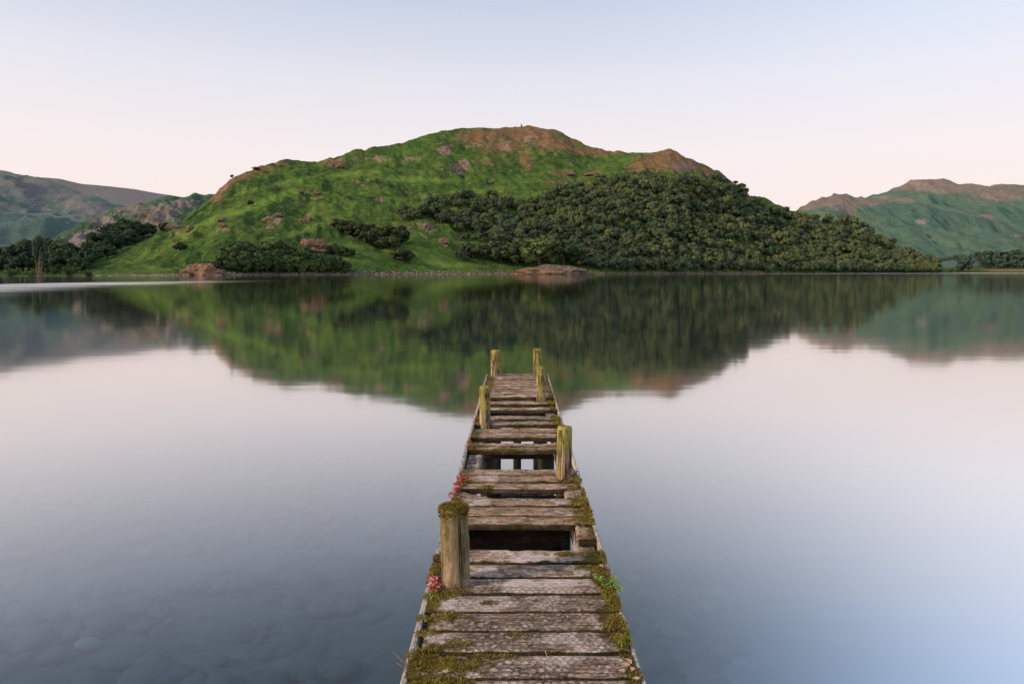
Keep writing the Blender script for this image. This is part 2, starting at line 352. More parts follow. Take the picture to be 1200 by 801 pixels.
# ------------------------------------------------------------------ trees
def foliage_mat(name, stops, hz=0.0):
    m = Mat(name)
    rnd = m.n('ObjectInfo').outputs['Random']
    n = m.noise(m.pos(), 0.5, 3, 0.6)
    v = m.math('ADD', m.math('MULTIPLY', m.attr('tint'), 0.38), m.math('ADD', m.math('MULTIPLY', rnd, 0.42), m.math('MULTIPLY', n, 0.2)))
    c = m.ramp(v, stops)
    if hz: c = m.mix(hz, c, (0.11, 0.15, 0.15))  # haze tint put into the leaf colour
    return m.finish(c, 0.8, None, 0.1)
f_wood = foliage_mat('woodland_leaves', [(0.18, (0.020, 0.036, 0.024)), (0.34, (0.036, 0.062, 0.034)), (0.43, (0.070, 0.066, 0.042)), (0.50, (0.044, 0.078, 0.037)), (0.64, (0.070, 0.100, 0.042)), (0.84, (0.125, 0.142, 0.052))], 0.06)
f_dark = foliage_mat('dark_leaves', [(0.15, (0.018, 0.032, 0.020)), (0.45, (0.036, 0.060, 0.032)), (0.85, (0.07, 0.10, 0.04))])
f_shore = foliage_mat('shore_leaves', [(0.15, (0.028, 0.045, 0.020)), (0.45, (0.055, 0.088, 0.032)), (0.85, (0.12, 0.165, 0.042))])
f_bush = foliage_mat('bush_leaves', [(0.15, (0.020, 0.030, 0.015)), (0.45, (0.042, 0.058, 0.026)), (0.85, (0.085, 0.100, 0.035))])
f_far = foliage_mat('far_leaves', [(0.15, (0.018, 0.032, 0.024)), (0.45, (0.032, 0.055, 0.038)), (0.85, (0.06, 0.09, 0.045))], 0.18)
def bark_mat(name, a, b):
    m = Mat(name); n = m.noise(m.mapping(m.objc(), (3, 3, 0.6)), 2.0, 5, 0.65)
    return m.finish(m.ramp(n, [(0.3, a), (0.7, b)]), 0.9, m.bump(n, 0.6, 0.1), 0.1)
bark = bark_mat('bark', (0.05, 0.035, 0.025), (0.16, 0.12, 0.09))
bark_pale = bark_mat('pale_bark', (0.10, 0.07, 0.055), (0.27, 0.20, 0.16))

def crown_np(seed, nclump=14, nleaf=34, leaf=0.17, rz=0.85, low=-0.55, cr=(0.30, 0.46), core=True):
    r = np.random.default_rng(seed)
    a = Acc()
    d = r.normal(size=(nclump*3, 3)); d /= np.linalg.norm(d, axis=1)[:, None]
    d = d[d[:, 2] > low][:nclump]
    rad = r.uniform(0.5, 0.78, len(d))
    C = d*rad[:, None]*np.array([1, 1, rz]); C[0] = (0, 0, 0.15)
    C += r.normal(size=C.shape)*0.05
    for c in C:
        cr_ = r.uniform(*cr); tn = r.uniform(0.15, 0.85)
        q = r.normal(size=(nleaf, 3)); q /= np.linalg.norm(q, axis=1)[:, None]
        q[:, 2] = np.where(q[:, 2] < -0.3, -q[:, 2], q[:, 2])
        p = c+q*cr_*r.uniform(0.55, 1.12, (nleaf, 1))*np.array([1, 1, 0.85])
        nrm = q+r.normal(size=q.shape)*0.30; nrm /= np.linalg.norm(nrm, axis=1)[:, None]
        u = np.cross(nrm, r.normal(size=q.shape)); u /= np.linalg.norm(u, axis=1)[:, None]
        w = np.cross(nrm, u)
        su = leaf*r.uniform(0.55, 1.3, (nleaf, 1)); sw = su*r.uniform(0.5, 0.95, (nleaf, 1))
        V = np.stack([p-u*su, p-w*sw, p+u*su, p+w*sw], 1).reshape(-1, 3)
        Q = np.arange(nleaf*4).reshape(-1, 4)
        a.add(V, Q, np.repeat(np.clip(tn+r.normal(size=nleaf)*0.12, 0, 1), 4))
        if core:
            ph = np.linspace(0, 2*math.pi, 7)[:-1]; th = np.array([-1.2, -0.4, 0.4, 1.2])
            G = np.array([[math.cos(t)*math.cos(f), math.cos(t)*math.sin(f), math.sin(t)] for t in th for f in ph])
            G = c+G*cr_*0.72*r.uniform(0.85, 1.1, (len(G), 1))
            Qs = [[j*6+i, j*6+(i+1) % 6, (j+1)*6+(i+1) % 6, (j+1)*6+i] for j in range(3) for i in range(6)]
            Qs += [[18, 19, 20, 21], [18, 21, 22, 23]]
            a.add(G, Qs, tn*0.5)
    return np.concatenate(a.V), np.concatenate(a.Q), np.concatenate(a.A)

def limb(a, p0, p1, r0, r1, seg=7, rings=4, wob=0.0, r=None):
    p0 = np.array(p0, float); p1 = np.array(p1, float)
    ax = p1-p0; L = np.linalg.norm(ax); ax /= L
    u = np.cross(ax, [0.3, 0.9, 0.1]); u /= np.linalg.norm(u); w = np.cross(ax, u)
    V = []; ang = np.linspace(0, 2*math.pi, seg+1)[:-1]
    for i in range(rings+1):
        f = i/rings; c = p0+(p1-p0)*f
        if wob and 0 < i < rings and r is not None: c = c+r.normal(size=3)*wob
        rr = r0+(r1-r0)*f
        V += [c+(u*math.cos(x)+w*math.sin(x))*rr for x in ang]
    Q = [[i*seg+j, i*seg+(j+1) % seg, (i+1)*seg+(j+1) % seg, (i+1)*seg+j] for i in range(rings) for j in range(seg)]
    a.add(V, Q)

def trunk_mesh(seed, h=0.6, r0=0.05):
    """unit-tree trunk with limbs; tree height 1"""
    r = np.random.default_rng(seed); a = Acc()
    limb(a, (0, 0, -0.04), (r.normal()*0.02, r.normal()*0.02, h), r0, r0*0.5, 8, 6, 0.008, r)
    for k in range(5):
        f = r.uniform(0.45, 0.95); an = r.uniform(0, 6.28)
        limb(a, (0, 0, h*f), (math.cos(an)*0.25, math.sin(an)*0.25, h*f+r.uniform(0.12, 0.28)), r0*0.42, r0*0.12, 6, 3, 0.01, r)
    return a.mesh('trunk')

# unit trees: height 1, crown radius ~ 0.45
def unit_crown(seed, w=0.46, z0=0.56, hz=0.46, **kw):
    V, Q, A = crown_np(seed, **kw)
    return V*np.array([w, w, hz])+np.array([0, 0, z0]), Q, A

def crown_mesh(seed, **kw):
    V, Q, A = unit_crown(seed, **kw)
    return mesh_np('crown', V, Q, False, {'tint': A})

WOODV = [unit_crown(100+i, w=0.52, z0=0.52, hz=0.50, nclump=13, nleaf=46, leaf=0.135, cr=(0.30, 0.5)) for i in range(8)]
def small_tree_mesh(i):
    V, Q, A = WOODV[i]
    a = Acc(); a.add(V, Q, A); nq = len(Q)
    limb(a, (0, 0, -0.08), (0.01, 0, 0.5), 0.04, 0.02, 6, 2)
    me = a.mesh('tree', False)
    mi = np.zeros(len(me.polygons), dtype=np.int32); mi[nq:] = 1
    me.materials.append(f_wood); me.materials.append(bark)
    me.polygons.foreach_set('material_index', mi)
    return me
SMALL = [small_tree_mesh(i) for i in range(8)]

def inpoly(px, py, poly):
    n = len(poly); c = np.zeros(px.shape, bool); j = n-1
    for i in range(n):
        xi, yi = poly[i]; xj, yj = poly[j]
        cond = ((yi > py) != (yj > py)) & (px < (xj-xi)*(py-yi)/(yj-yi+1e-9)+xi)
        c ^= cond; j = i
    return c

def scatter(poly, dx, dy, seed, jit=0.42):
    r = np.random.default_rng(seed)
    a = np.array(poly); x0, y0 = a.min(0); x1, y1 = a.max(0)
    gx, gy = np.meshgrid(np.arange(x0, x1, dx), np.arange(y0, y1, dy))
    gx = gx+(np.arange(gx.shape[0]) % 2)[:, None]*dx/2
    gx = gx+r.uniform(-jit, jit, gx.shape)*dx; gy = gy+r.uniform(-jit, jit, gy.shape)*dy
    k = inpoly(gx+9*fbm(gx/16, gy/16, 2, seed), gy+6*fbm(gx/14, gy/9, 2, seed+50), poly)
    return np.stack([gx[k], gy[k]], 1)

WOOD = [(468, 252), (480, 245), (500, 242), (520, 241), (545, 237), (565, 234), (590, 240), (615, 240), (640, 236), (668, 226), (695, 219), (706, 213), (740, 214), (780, 211), (815, 213), (845, 217), (868, 228), (884, 247), (900, 257), (925, 259), (945, 261), (975, 263), (1000, 270), (1030, 283), (1050, 293), (1080, 304), (1105, 313), (1122, 320), (1000, 321), (850, 321), (705, 320.5), (690, 308), (660, 298), (620, 294), (590, 298), (570, 303), (545, 304), (530, 302), (538, 293), (560, 290), (556, 280), (540, 274), (528, 264), (505, 258), (480, 259)]
wp = np.concatenate([scatter(WOOD, 8.3, 3.6, 5), (lambda q: q[q[:, 0] > 930])(scatter(WOOD, 7.5, 3.2, 6))])
# a few bare gaps so that the hillside shows between crowns
keep = fbm(wp[:, 0]/30, wp[:, 1]/14, 2, 77) > -0.52
wp = wp[keep]
WX, WY, WZ = locate(MAIN, wp[:, 0], wp[:, 1])
sp = np.arange(700, 1122, 6.5)+np.random.default_rng(9).uniform(-2, 2, len(np.arange(700, 1122, 6.5)))
ex, ey, ez = hill_height(MAIN, sp, np.random.default_rng(10).uniform(0.008, 0.03, len(sp)))
wp = np.concatenate([wp, np.stack([sp, sp*0+320], 1)]); WX = np.concatenate([WX, ex]); WY = np.concatenate([WY, ey]); WZ = np.concatenate([WZ, ez])
order = np.argsort(WY)
NIND = 235
r = np.random.default_rng(17)
def tree_size(px, Y):
    base = (12.8 if px < 880 else np.interp(px, [880, 1000, 1120], [12.8, 11, 9.5]))*Y/800*r.uniform(0.62, 1.32)
    return min(base, 21)
first = None
for c, k in enumerate(order[:NIND]):
    o = bpy.data.objects.new('woodland_tree', SMALL[int(r.integers(8))])
    s = tree_size(wp[k, 0], WY[k])
    o.location = (WX[k], WY[k], WZ[k]-0.3); o.rotation_euler = (0, 0, r.uniform(0, 6.28))
    ww = s*r.uniform(0.85, 1.1)
    o.scale = (ww, ww, s*r.uniform(0.85, 1.1)); link(o)
    tag(o, 'small dark broadleaf tree in the dense wood on the main hill', 'tree', 'broadleaf trees of the hillside wood')
a = Acc()
for k in order[NIND:]:
    V, Q, A = WOODV[int(r.integers(8))]
    s = tree_size(wp[k, 0], WY[k]); th = r.uniform(0, 6.28); ww = s*r.uniform(0.85, 1.1)
    cs, sn = math.cos(th), math.sin(th)
    Vx = np.stack([(V[:, 0]*cs-V[:, 1]*sn)*ww, (V[:, 0]*sn+V[:, 1]*cs)*ww, V[:, 2]*s*r.uniform(.85, 1.1)], 1)+np.array([WX[k], WY[k], WZ[k]-0.3])
    a.add(Vx, Q, np.clip(A+r.normal()*0.40, 0, 1))
wo = ob('woodland', a.mesh('woodland', False), f_wood)
tag(wo, 'dense dark wood of many small crowns high on the right flank of the main hill', 'woodland', None, 'stuff')

TR = [trunk_mesh(300+i) for i in range(4)]
CR = {}
def crowns(key, n, mat, **kw):
    L = []
    for i in range(n):
        me = crown_mesh(hash_seed(key)+i, **kw); me.materials.append(mat); L.append(me)
    CR[key] = L
def hash_seed(k): return sum(ord(c)*(i+3) for i, c in enumerate(k))
crowns('round', 5, f_dark, nclump=22, nleaf=60, leaf=0.12, w=0.56, z0=0.47, hz=0.55, cr=(0.26, 0.4), low=-0.75)
crowns('shore', 5, f_shore, nclump=22, nleaf=60, leaf=0.12, w=0.58, z0=0.45, hz=0.57, cr=(0.26, 0.4), low=-0.8)
crowns('bush', 5, f_bush, nclump=20, nleaf=55, leaf=0.13, w=0.58, z0=0.42, hz=0.58, cr=(0.26, 0.4), low=-0.75)
crowns('far', 4, f_far, nclump=16, nleaf=40, leaf=0.14, w=0.58, z0=0.45, hz=0.56, low=-0.8)
for L in TR: L.materials.append(bark)

def tree(name, cat, label, key, loc, hgt, wid, group=None, trunk=True, seed=0, trmat=None):
    r = np.random.default_rng(seed+int(abs(loc[0])*7+loc[1]*3))
    e = empty(name, (float(loc[0]), float(loc[1]), float(loc[2])), r.uniform(0, 6.28))
    e.scale = (wid, wid, hgt)
    tag(e, label, cat, group)
    ob('crown', CR[key][int(r.integers(len(CR[key])))], [], e)
    if trunk: ob('trunk', TR[int(r.integers(4))], [], e)
    return e

def place_px(h, px, py): 
    X, Y, Z = locate(h, np.array([float(px)]), np.array([float(py)]))
    return X[0], Y[0], Z[0]

# clump by the shore under the main slope  (px 262..410)
g = 'bushy trees of the shore clump'
shore_pts = [(262, 316, 15), (272, 312, 20), (280, 309, 24), (292, 310, 22), (285, 318, 18), (300, 318, 20), (306, 311, 26), (318, 312, 24), (312, 318, 22), (324, 319, 20), (331, 313, 22), (342, 314, 20), (338, 319, 18), (350, 319, 16), (352, 312, 18), (362, 317, 15), (371, 315, 15), (380, 318, 16), (390, 318, 15), (398, 318, 13), (405, 319, 10), (372, 319, 12)]
for i, (px, py, hp) in enumerate(shore_pts):
    X, Y, Z = place_px(MAIN, px, py); s = hp*r.uniform(1.05, 1.55)*Y/F
    tree('broadleaf_tree', 'tree', 'bushy green tree in the clump at the water edge below the left slope', 'shore', (X, Y, Z-0.4), s, s*1.15, g, seed=i)
g = 'bushes of the thicket in the middle of the slope'
for i, (px, py, hp) in enumerate([(398, 278, 13), (408, 281, 14), (418, 283, 15), (428, 284, 17), (440, 286, 18), (452, 288, 18), (463, 289, 19), (432, 291, 15), (446, 293, 14), (459, 294, 13), (471, 290, 14), (424, 278, 14), (440, 278, 15), (455, 280, 14)]):
    X, Y, Z = place_px(MAIN, px, py); s = hp*1.2*Y/F
    tree('bush', 'bush', 'olive green bush in the thicket halfway between the shore clump and the wood', 'bush', (X, Y, Z-0.3), s, s*1.2, g, seed=i)
for (px, py, hp, wd, lab) in [(472, 308, 16, 26, 'round dark bush standing alone in the meadow near the shore'),
                              (391, 299, 14, 17, 'dark bush right beside the bare orange rock face'),
                              (408, 302, 12, 16, 'paler bush between the orange rock face and the meadow'),
                              (293, 245, 7, 8, 'tiny lone bush high on the bright green slope'),
                              (211, 296, 11, 15, 'low dark green bush on the lower left slope above the shore rock'),
                              (193, 275, 11, 13, 'round dark bush where the left slope meets the wooded knoll'),
                              (868, 221, 9, 10, 'small dark tree on the skyline of the right shoulder'),
                              (862, 214, 5, 6, 'tiny bush on the skyline just left of the skyline tree'),
                              (299, 198, 5, 10, 'tiny bush on the brown left ridge of the main hill'),
                              (272, 211, 5, 4, 'tiny tree at the lower end of the brown left ridge'),
                              (704, 214, 9, 14, 'rusty dark bush at the upper left tip of the hillside wood')]:
    X, Y, Z = place_px(MAIN, px, py)
    tree('bush', 'bush', lab, 'bush', (X, Y, Z-0.2), hp*Y/F, wd*Y/F)
for (px, py, hp, wd, lab) in [(243, 317, 12, 18, 'dark bush growing over the right half of the shoreline crag'), (254, 319, 13, 16, 'dark bush at the right end of the shoreline crag'), (230, 309, 7, 10, 'small bush on top of the shoreline crag')]:
    X, Y, Z = place_px(MAIN, px, py)
    tree('bush', 'bush', lab, 'bush', (X, Y-4, Z-0.2), hp*Y/F, wd*Y/F)
# big trees on the promontory
for i, (px, py, hp, wd, lab, key) in enumerate([
        (632, 315, 36, 44, 'largest round tree above the orange rocks of the point', 'shore'),
        (606, 312, 30, 34, 'dark rounded tree at the left end of the point', 'bush'),
        (660, 310, 30, 34, 'yellow green tree just right of the largest tree on the point', 'shore'),
        (586, 309, 22, 26, 'lower dark tree between the meadow and the point', 'bush'),
        (682, 314, 18, 22, 'small tree at the right end of the rocky point', 'bush'),
        (553, 304, 18, 30, 'broad bush at the meadow edge left of the point', 'bush')]):
    X, Y, Z = place_px(MAIN, px, py)
    tree('broadleaf_tree', 'tree', lab, key, (X, Y+6, Z-0.2), hp*1.1*Y/F, wd*1.1*Y/F)
# left wood
g = 'dark trees of the wood on the left shore'
lp = [(-60, 318, 36), (-38, 317, 40), (-18, 318, 34), (2, 317, 30), (8, 320, 26), (16, 317, 32), (26, 318, 36), (34, 317, 40), (40, 319, 28), (58, 317, 42), (66, 317, 38), (75, 317, 40), (84, 317, 36), (70, 320, 28), (94, 316, 32), (102, 316, 28), (90, 320, 22), (55, 321, 20), (22, 321, 24), (100, 320, 16), (-8, 321, 22), (-80, 318, 40), (-110, 318, 36), (46, 316, 34)]
for i, (px, py, hp) in enumerate(lp):
    X, Y, Z = place_px(LL, px, py); s = hp*1.0*Y/F
    tree('dark_tree', 'tree', 'tall dark green tree in the wood on the far left shore', 'round', (X, Y, Z-0.3), s, s*0.95, g, seed=i)
for (px, py, hp, wd, lab) in [(84, 323.5, 13, 17, 'pale green waterside bush where the wood meets the bright slope'), (62, 324, 12, 12, 'small waterside bush right of the bare trunk'), (36, 324, 9, 11, 'low waterside bush left of the bare trunk'), (14, 324, 10, 16, 'long low waterside bush at the far left edge'), (104, 323.5, 6, 8, 'tiny waterside bush at the foot of the bright slope')]:
    X, Y, Z = place_px(LL, px, py)
    tree('bush', 'bush', lab, 'shore', (X, Y, Z-0.2), hp*Y/F, wd*Y/F)
# tall half dead tree with pale trunk
X, Y, Z = place_px(LL, 46, 323); s = 47*Y/F
e = empty('tall_tree', (X, Y, Z-0.3)); tag(e, 'tall narrow tree with a bare pale trunk in front of the left wood', 'tree')
a = Acc(); rr = np.random.default_rng(5)
for (bx, by, tx, ty, f, rad) in ((0, 0, 0.4, 0.2, 0.62, 0.55), (-0.9, 0.2, -2.6, 0.3, 0.42, 0.35), (0.8, -0.1, 2.2, 0.4, 0.38, 0.32), (-0.3, 0.5, -1.0, 1.2, 0.5, 0.3)):
    limb(a, (bx, by, 0), (tx, ty, s*f), rad, rad*0.4, 8, 6, 0.12, rr)
for k in range(9):
    f = rr.uniform(0.12, 0.45); an = rr.uniform(0, 6.28); L = rr.uniform(1.5, 3.2)
    limb(a, (0.1, 0, s*f), (math.cos(an)*L, math.sin(an)*L, s*f+rr.uniform(0.5, 3)), 0.2, 0.05, 6, 3, 0.1, rr)
ob('trunk', a.mesh('trunk'), bark_pale, e)
V, Q, A = crown_np(901, 14, 50, 0.15, 1.0, -0.9, (0.25, 0.4))
ob('crown', mesh_np('crown', V*np.array([s*0.20, s*0.20, s*0.40])+np.array([0.3, 0, s*0.66]), Q, False, {'tint': A*0.6}), f_dark, e)
# wooded knoll behind (px 110..185)
g = 'dark trees on the knoll behind the left shore'
for i, (px, py, hp) in enumerate([(113, 297, 26), (120, 294, 28), (128, 290, 28), (136, 287, 30), (143, 283, 30), (150, 281, 26), (157, 279, 24), (164, 278, 22), (174, 277, 17), (131, 296, 24), (118, 302, 22), (141, 292, 24), (152, 287, 22), (126, 302, 20), (112, 306, 18)]):
    X, Y, Z = place_px(LL, px, py+1); s = hp*Y/F
    tree('dark_tree', 'tree', 'dark tree in the row on the knoll beside the bright slope', 'round', (X, Y, Z-0.3), s, s*1.0, g, seed=i)
# right far trees
g = 'blue green trees on the far right shore'
for i, (px, py, hp) in enumerate([(1112, 310, 13), (1120, 309, 14), (1130, 310, 14), (1138, 309, 12), (1146, 309, 16), (1153, 310, 18), (1160, 311, 19), (1167, 310, 18), (1175, 310, 16), (1183, 311, 18), (1190, 311, 20), (1198, 311, 18), (1206, 311, 19), (1216, 311, 18), (1228, 311, 20), (1170, 314, 13), (1180, 314, 12), (1192, 314, 12), (1204, 314, 12), (1155, 314, 12), (1100, 309, 12), (1240, 311, 18)]):
    X, Y, Z = place_px(LR, px, py); s = hp*Y/F
    tree('shore_tree', 'tree', 'blue green tree in the belt behind the pale field at the far right', 'far', (X, Y, Z-0.3), s, s*1.05, g, seed=i)
X, Y, Z = place_px(LR, 1129, 318)
tree('shore_tree', 'tree', 'single dark round tree at the water edge right of the wooded headland', 'far', (X, Y, Z-0.3), 21*Y/F, 20*Y/F)

# ------------------------------------------------------------------ rocks
def rock_mat(name, a, b, c, s=1.0):
    m = Mat(name); p = m.objc()
    n = m.noise(p, 0.25*s, 6, 0.7); n2 = m.noise(p, 1.2*s, 6, 0.7)
    v = m.n('TexVoronoi', {'Vector': m.mapping(p, (1, 1, 1.8)), 'Scale': 0.5*s}, feature='DISTANCE_TO_EDGE').outputs[0]
    cl = m.ramp(m.math('ADD', m.math('MULTIPLY', n, 0.6), m.math('MULTIPLY', n2, 0.4)), [(0.35, a), (0.5, b), (0.65, c)])
    cl = m.mix(m.step(v, 0.0, 0.12), m.mix(0.6, cl, (0.03, 0.025, 0.02)), cl)
    return m.finish(cl, 0.9, m.bump(m.math('ADD', n2, m.step(v, 0, .15)), 0.8, 0.6/s), 0.1)
rk_orange = rock_mat('orange_rock', (0.07, 0.055, 0.035), (0.27, 0.165, 0.10), (0.47, 0.30, 0.20))
rk_grey = rock_mat('grey_rock', (0.07, 0.055, 0.05), (0.20, 0.15, 0.125), (0.36, 0.27, 0.23))

def rock_np(seed, sub=4, rough=0.35, flat=True, shape=None):
    bm = bmesh.new(); bmesh.ops.create_icosphere(bm, subdivisions=sub, radius=1)
    o = Vector((seed*3.7, seed*1.3, seed*2.1))
    for v in bm.verts:
        p = v.co.copy()
        d = 1+rough*mnoise.fractal(p*1.3+o, 1.0, 2.0, 5)+rough*0.25*(mnoise.cell(p*2.6+o))
        v.co = p*d
        if flat and v.co.z < -0.25: v.co.z = -0.25+(v.co.z+0.25)*0.2
    me = bpy.data.meshes.new('rock'); bm.to_mesh(me); bm.free()
    return me
def place_rock(name, label, mat, seed, px, py, wpx, hpx, dep, h=MAIN, group=None, sub=4, rz=0, rough=.35, dy=0):
    X, Y, Z = place_px(h, px, py)
    me = rock_np(seed, sub, rough)
    sx, sz, sy = wpx/2*Y/F, hpx*Y/F, dep
    for v in me.vertices: v.co = Vector((v.co.x*sx, v.co.y*sy, v.co.z*sz))
    me.materials.append(mat)
    o = bpy.data.objects.new(name, me); o.location = (X, Y+dy, Z); o.rotation_euler = (0, 0, rz); link(o)
    return tag(o, label, 'rock', group)
place_rock('rock_outcrop', 'long orange rock slab on the left half of the wooded point', rk_orange, 2, 631, 320.5, 70, 7, 12, rough=.3)
place_rock('rock_outcrop', 'tall grey brown crag on the right half of the wooded point', rk_grey, 5, 664, 320.5, 62, 10, 12, rough=.5)
place_rock('rock_outcrop', 'big bare shoreline crag at the foot of the bright left slope', rk_orange, 8, 236, 321, 50, 12, 12, rough=.42)
place_rock('rock_outcrop', 'jagged grey ledge at the waterline under the bare shoreline crag', rk_grey, 9, 240, 323, 60, 6, 6, rough=.4)
place_rock('cliff', 'tilted orange rock face above the shore clump of trees', rk_orange, 11, 369, 296, 32, 12, 10, rough=.45)
place_rock('boulder', 'single pale boulder at the waterline below the hillside wood', rk_grey, 14, 840, 321, 16, 2.6, 5)
place_rock('boulder', 'low dark ledge at the waterline below the wood toward the headland', rk_orange, 15, 880, 320.5, 30, 3, 5)
for i, (px, py, w, hh) in enumerate([(204, 276, 22, 5), (222, 279, 9, 6), (315, 268, 14, 5), (326, 259, 12, 4), (361, 256, 10, 4), (354, 258, 8, 4), (260, 268, 10, 4), (262, 274, 9, 4), (520, 288, 14, 5), (502, 270, 12, 7), (386, 275, 8, 4), (400, 257, 6, 3), (294, 276, 3, 3), (392, 190, 10, 5), (398, 191, 12, 6), (668, 204, 12, 3), (690, 206, 12, 3), (742, 200, 10, 3), (482, 268, 9, 3), (352, 226, 8, 3), (372, 228, 9, 3), (440, 206, 5, 2), (575, 206, 6, 3)]):
    place_rock('slope_rock', 'small pale rock poking out of the green bracken slope', rk_orange if i % 3 else rk_grey, 20+i, px, py, w, hh, 3.0+w*0.15, group='small rocks on the green slope', sub=3, rough=.4)
# stones along the main shoreline: one continuous shingle edge = stuff
a = Acc(); rr = np.random.default_rng(77)
base = []
for k in range(4):
    me = rock_np(60+k, 1, .3); base.append((np.array([v.co[:] for v in me.vertices]), np.array([list(p.vertices)+[p.vertices[-1]] for p in me.polygons])))
pxs = np.concatenate([rr.uniform(110, 620, 1500), rr.uniform(620, 1120, 700)])
t = np.abs(rr.normal(size=len(pxs)))*0.006-0.002
SX, SY, SZ = hill_height(MAIN, pxs, t)
TRI_V = []; TRI_F = []; nn = 0
for x, y, z in zip(SX, SY, SZ):
    V, Tq = base[int(rr.integers(4))]; s = rr.uniform(0.25, 1.0)
    TRI_V.append(V*np.array([s*rr.uniform(.8, 1.8), s, s*.7])+np.array([x, y, max(z, -0.2)])); TRI_F.append(Tq[:, :3]+nn); nn += len(V)
o = ob('shingle', mesh_np('shingle', np.concatenate(TRI_V), np.concatenate(TRI_F), False), rock_mat('shingle_stone', (0.14, 0.10, 0.085), (0.30, 0.22, 0.18), (0.48, 0.38, 0.32), 1.0))
tag(o, 'pale stones of the shingle edge along the foot of the main hill', 'shingle', None, 'stuff')
# summit cairn
X, Y, Z = place_px(MAIN, 611, 148.6)
a = Acc()
cm = bmesh.new()
zc = -0.6
for k in range(14):
    f = k/13; rad = 1.25-0.6*f; nst = 7 if k < 11 else 4
    for j in range(nst):
        an = j/nst*6.283+k*0.5
        mt = Matrix.Translation((math.cos(an)*rad*0.6, math.sin(an)*rad*0.6, zc)) @ Matrix.Rotation(an+random.uniform(-.3, .3), 4, 'Z') @ Matrix.Diagonal((rad*0.5, rad*0.55, 0.27, 1))
        bmesh.ops.create_icosphere(cm, subdivisions=1, radius=1, matrix=mt)
    zc += 0.32
me = bpy.data.meshes.new('stone_cairn'); cm.to_mesh(me); cm.free()
o = ob('stone_cairn', me, rock_mat('cairn_stone', (0.04, 0.035, 0.03), (0.09, 0.07, 0.06), (0.15, 0.12, 0.1), 2), None, (X, Y, Z)); tag(o, 'tiny dark stone cairn standing on the brown summit', 'cairn')

# ------------------------------------------------------------------ lake bed and water
def bed_depth(X, Y): return -(0.55+0.10*np.clip(Y-4, 0, None)+0.012*np.clip(Y-10, 0, 200)**1.3)
def bed_mat():
    m = Mat('lake_bed'); p = m.pos()
    n = m.noise(p, 0.5, 5, 0.6); n2 = m.noise(p, 3, 5, 0.7)
    v = m.n('TexVoronoi', {'Vector': p, 'Scale': 10.0, 'Randomness': 1.0}).outputs['Color']
    c = m.ramp(m.n('SeparateColor', {0: v}).outputs[0], [(0, (0.05, 0.062, 0.06)), (1, (0.095, 0.10, 0.09))])
    c = m.mix(m.step(n, 0.35, 0.7), c, (0.05, 0.065, 0.065))
    d = m.step(m.n('SeparateXYZ', {0: p}).outputs[2], -3.0, -0.5)
    c = m.mix(d, (0.03, 0.045, 0.055), c)  # bed colour darkens with depth, standing for light absorbed by the water
    return m.finish(c, 0.95, m.bump(m.math('ADD', n2, v), 0.4, 0.05), 0.05)
ys = np.concatenate([np.linspace(-12, 16, 120), np.geomspace(16.4, 9000, 50)])
xs = np.concatenate([-np.geomspace(9000, 14.5, 40), np.linspace(-14, 14, 120), np.geomspace(14.5, 9000, 40)])
GX, GY = np.meshgrid(xs, ys)
GZ = np.maximum(bed_depth(GX, GY)+0.12*fbm(GX*1.1, GY*1.1, 3, 9)*(GY < 40), -22)
i = np.arange(GX.size).reshape(GX.shape)
Q = np.stack([i[:-1, :-1].ravel(), i[:-1, 1:].ravel(), i[1:, 1:].ravel(), i[1:, :-1].ravel()], 1)
o = ob('ground', mesh_np('ground', np.stack([GX.ravel(), GY.ravel(), GZ.ravel()], 1), Q), bed_mat()); tag(o, 'dark stony lake bed under the water', None, None, 'structure')

stone_m = Mat('bed_stone'); nn_ = stone_m.noise(stone_m.pos(), 9, 5, .65)
cc = stone_m.ramp(stone_m.attr('tint'), [(0, (0.045, 0.058, 0.058)), (0.5, (0.062, 0.072, 0.069)), (0.85, (0.088, 0.092, 0.083)), (1, (0.26, 0.24, 0.21))])
stone_m = stone_m.finish(stone_m.mix(0.5, cc, stone_m.mix(nn_, (0.03, 0.04, 0.035), cc)), 0.9, None, 0.1)
TRI_V = []; TRI_F = []; TA = []; nn = 0; rr = np.random.default_rng(31)
bs = []
for k in range(6):
    me = rock_np(80+k, 2, .35, False); bs.append((np.array([v.co[:] for v in me.vertices]), np.array([list(p.vertices) for p in me.polygons])))
for k in range(5200):
    x = rr.uniform(-15, 15); y = rr.uniform(3.5, 20)
    V, Tq = bs[int(rr.integers(6))]; s = rr.lognormal(-2.45, 0.5); s = min(s, .2); th = rr.uniform(0, 6.28)
    V = V*np.array([s*rr.uniform(0.9, 1.6), s, s*0.38]); cs, sn = math.cos(th), math.sin(th)
    V = np.stack([V[:, 0]*cs-V[:, 1]*sn, V[:, 0]*sn+V[:, 1]*cs, V[:, 2]], 1)+np.array([x, y, float(bed_depth(x, y))+0.02])
    TRI_V.append(V); TRI_F.append(Tq+nn); nn += len(V); TA.append(np.full(len(V), rr.beta(2, 2.4)))
o = ob('lake_bed_stones', mesh_np('lake_bed_stones', np.concatenate(TRI_V), np.concatenate(TRI_F), True, {'tint': np.concatenate(TA)}), stone_m)
tag(o, 'flat stones strewn over the lake bed seen dimly through the water', 'stones', None, 'stuff')

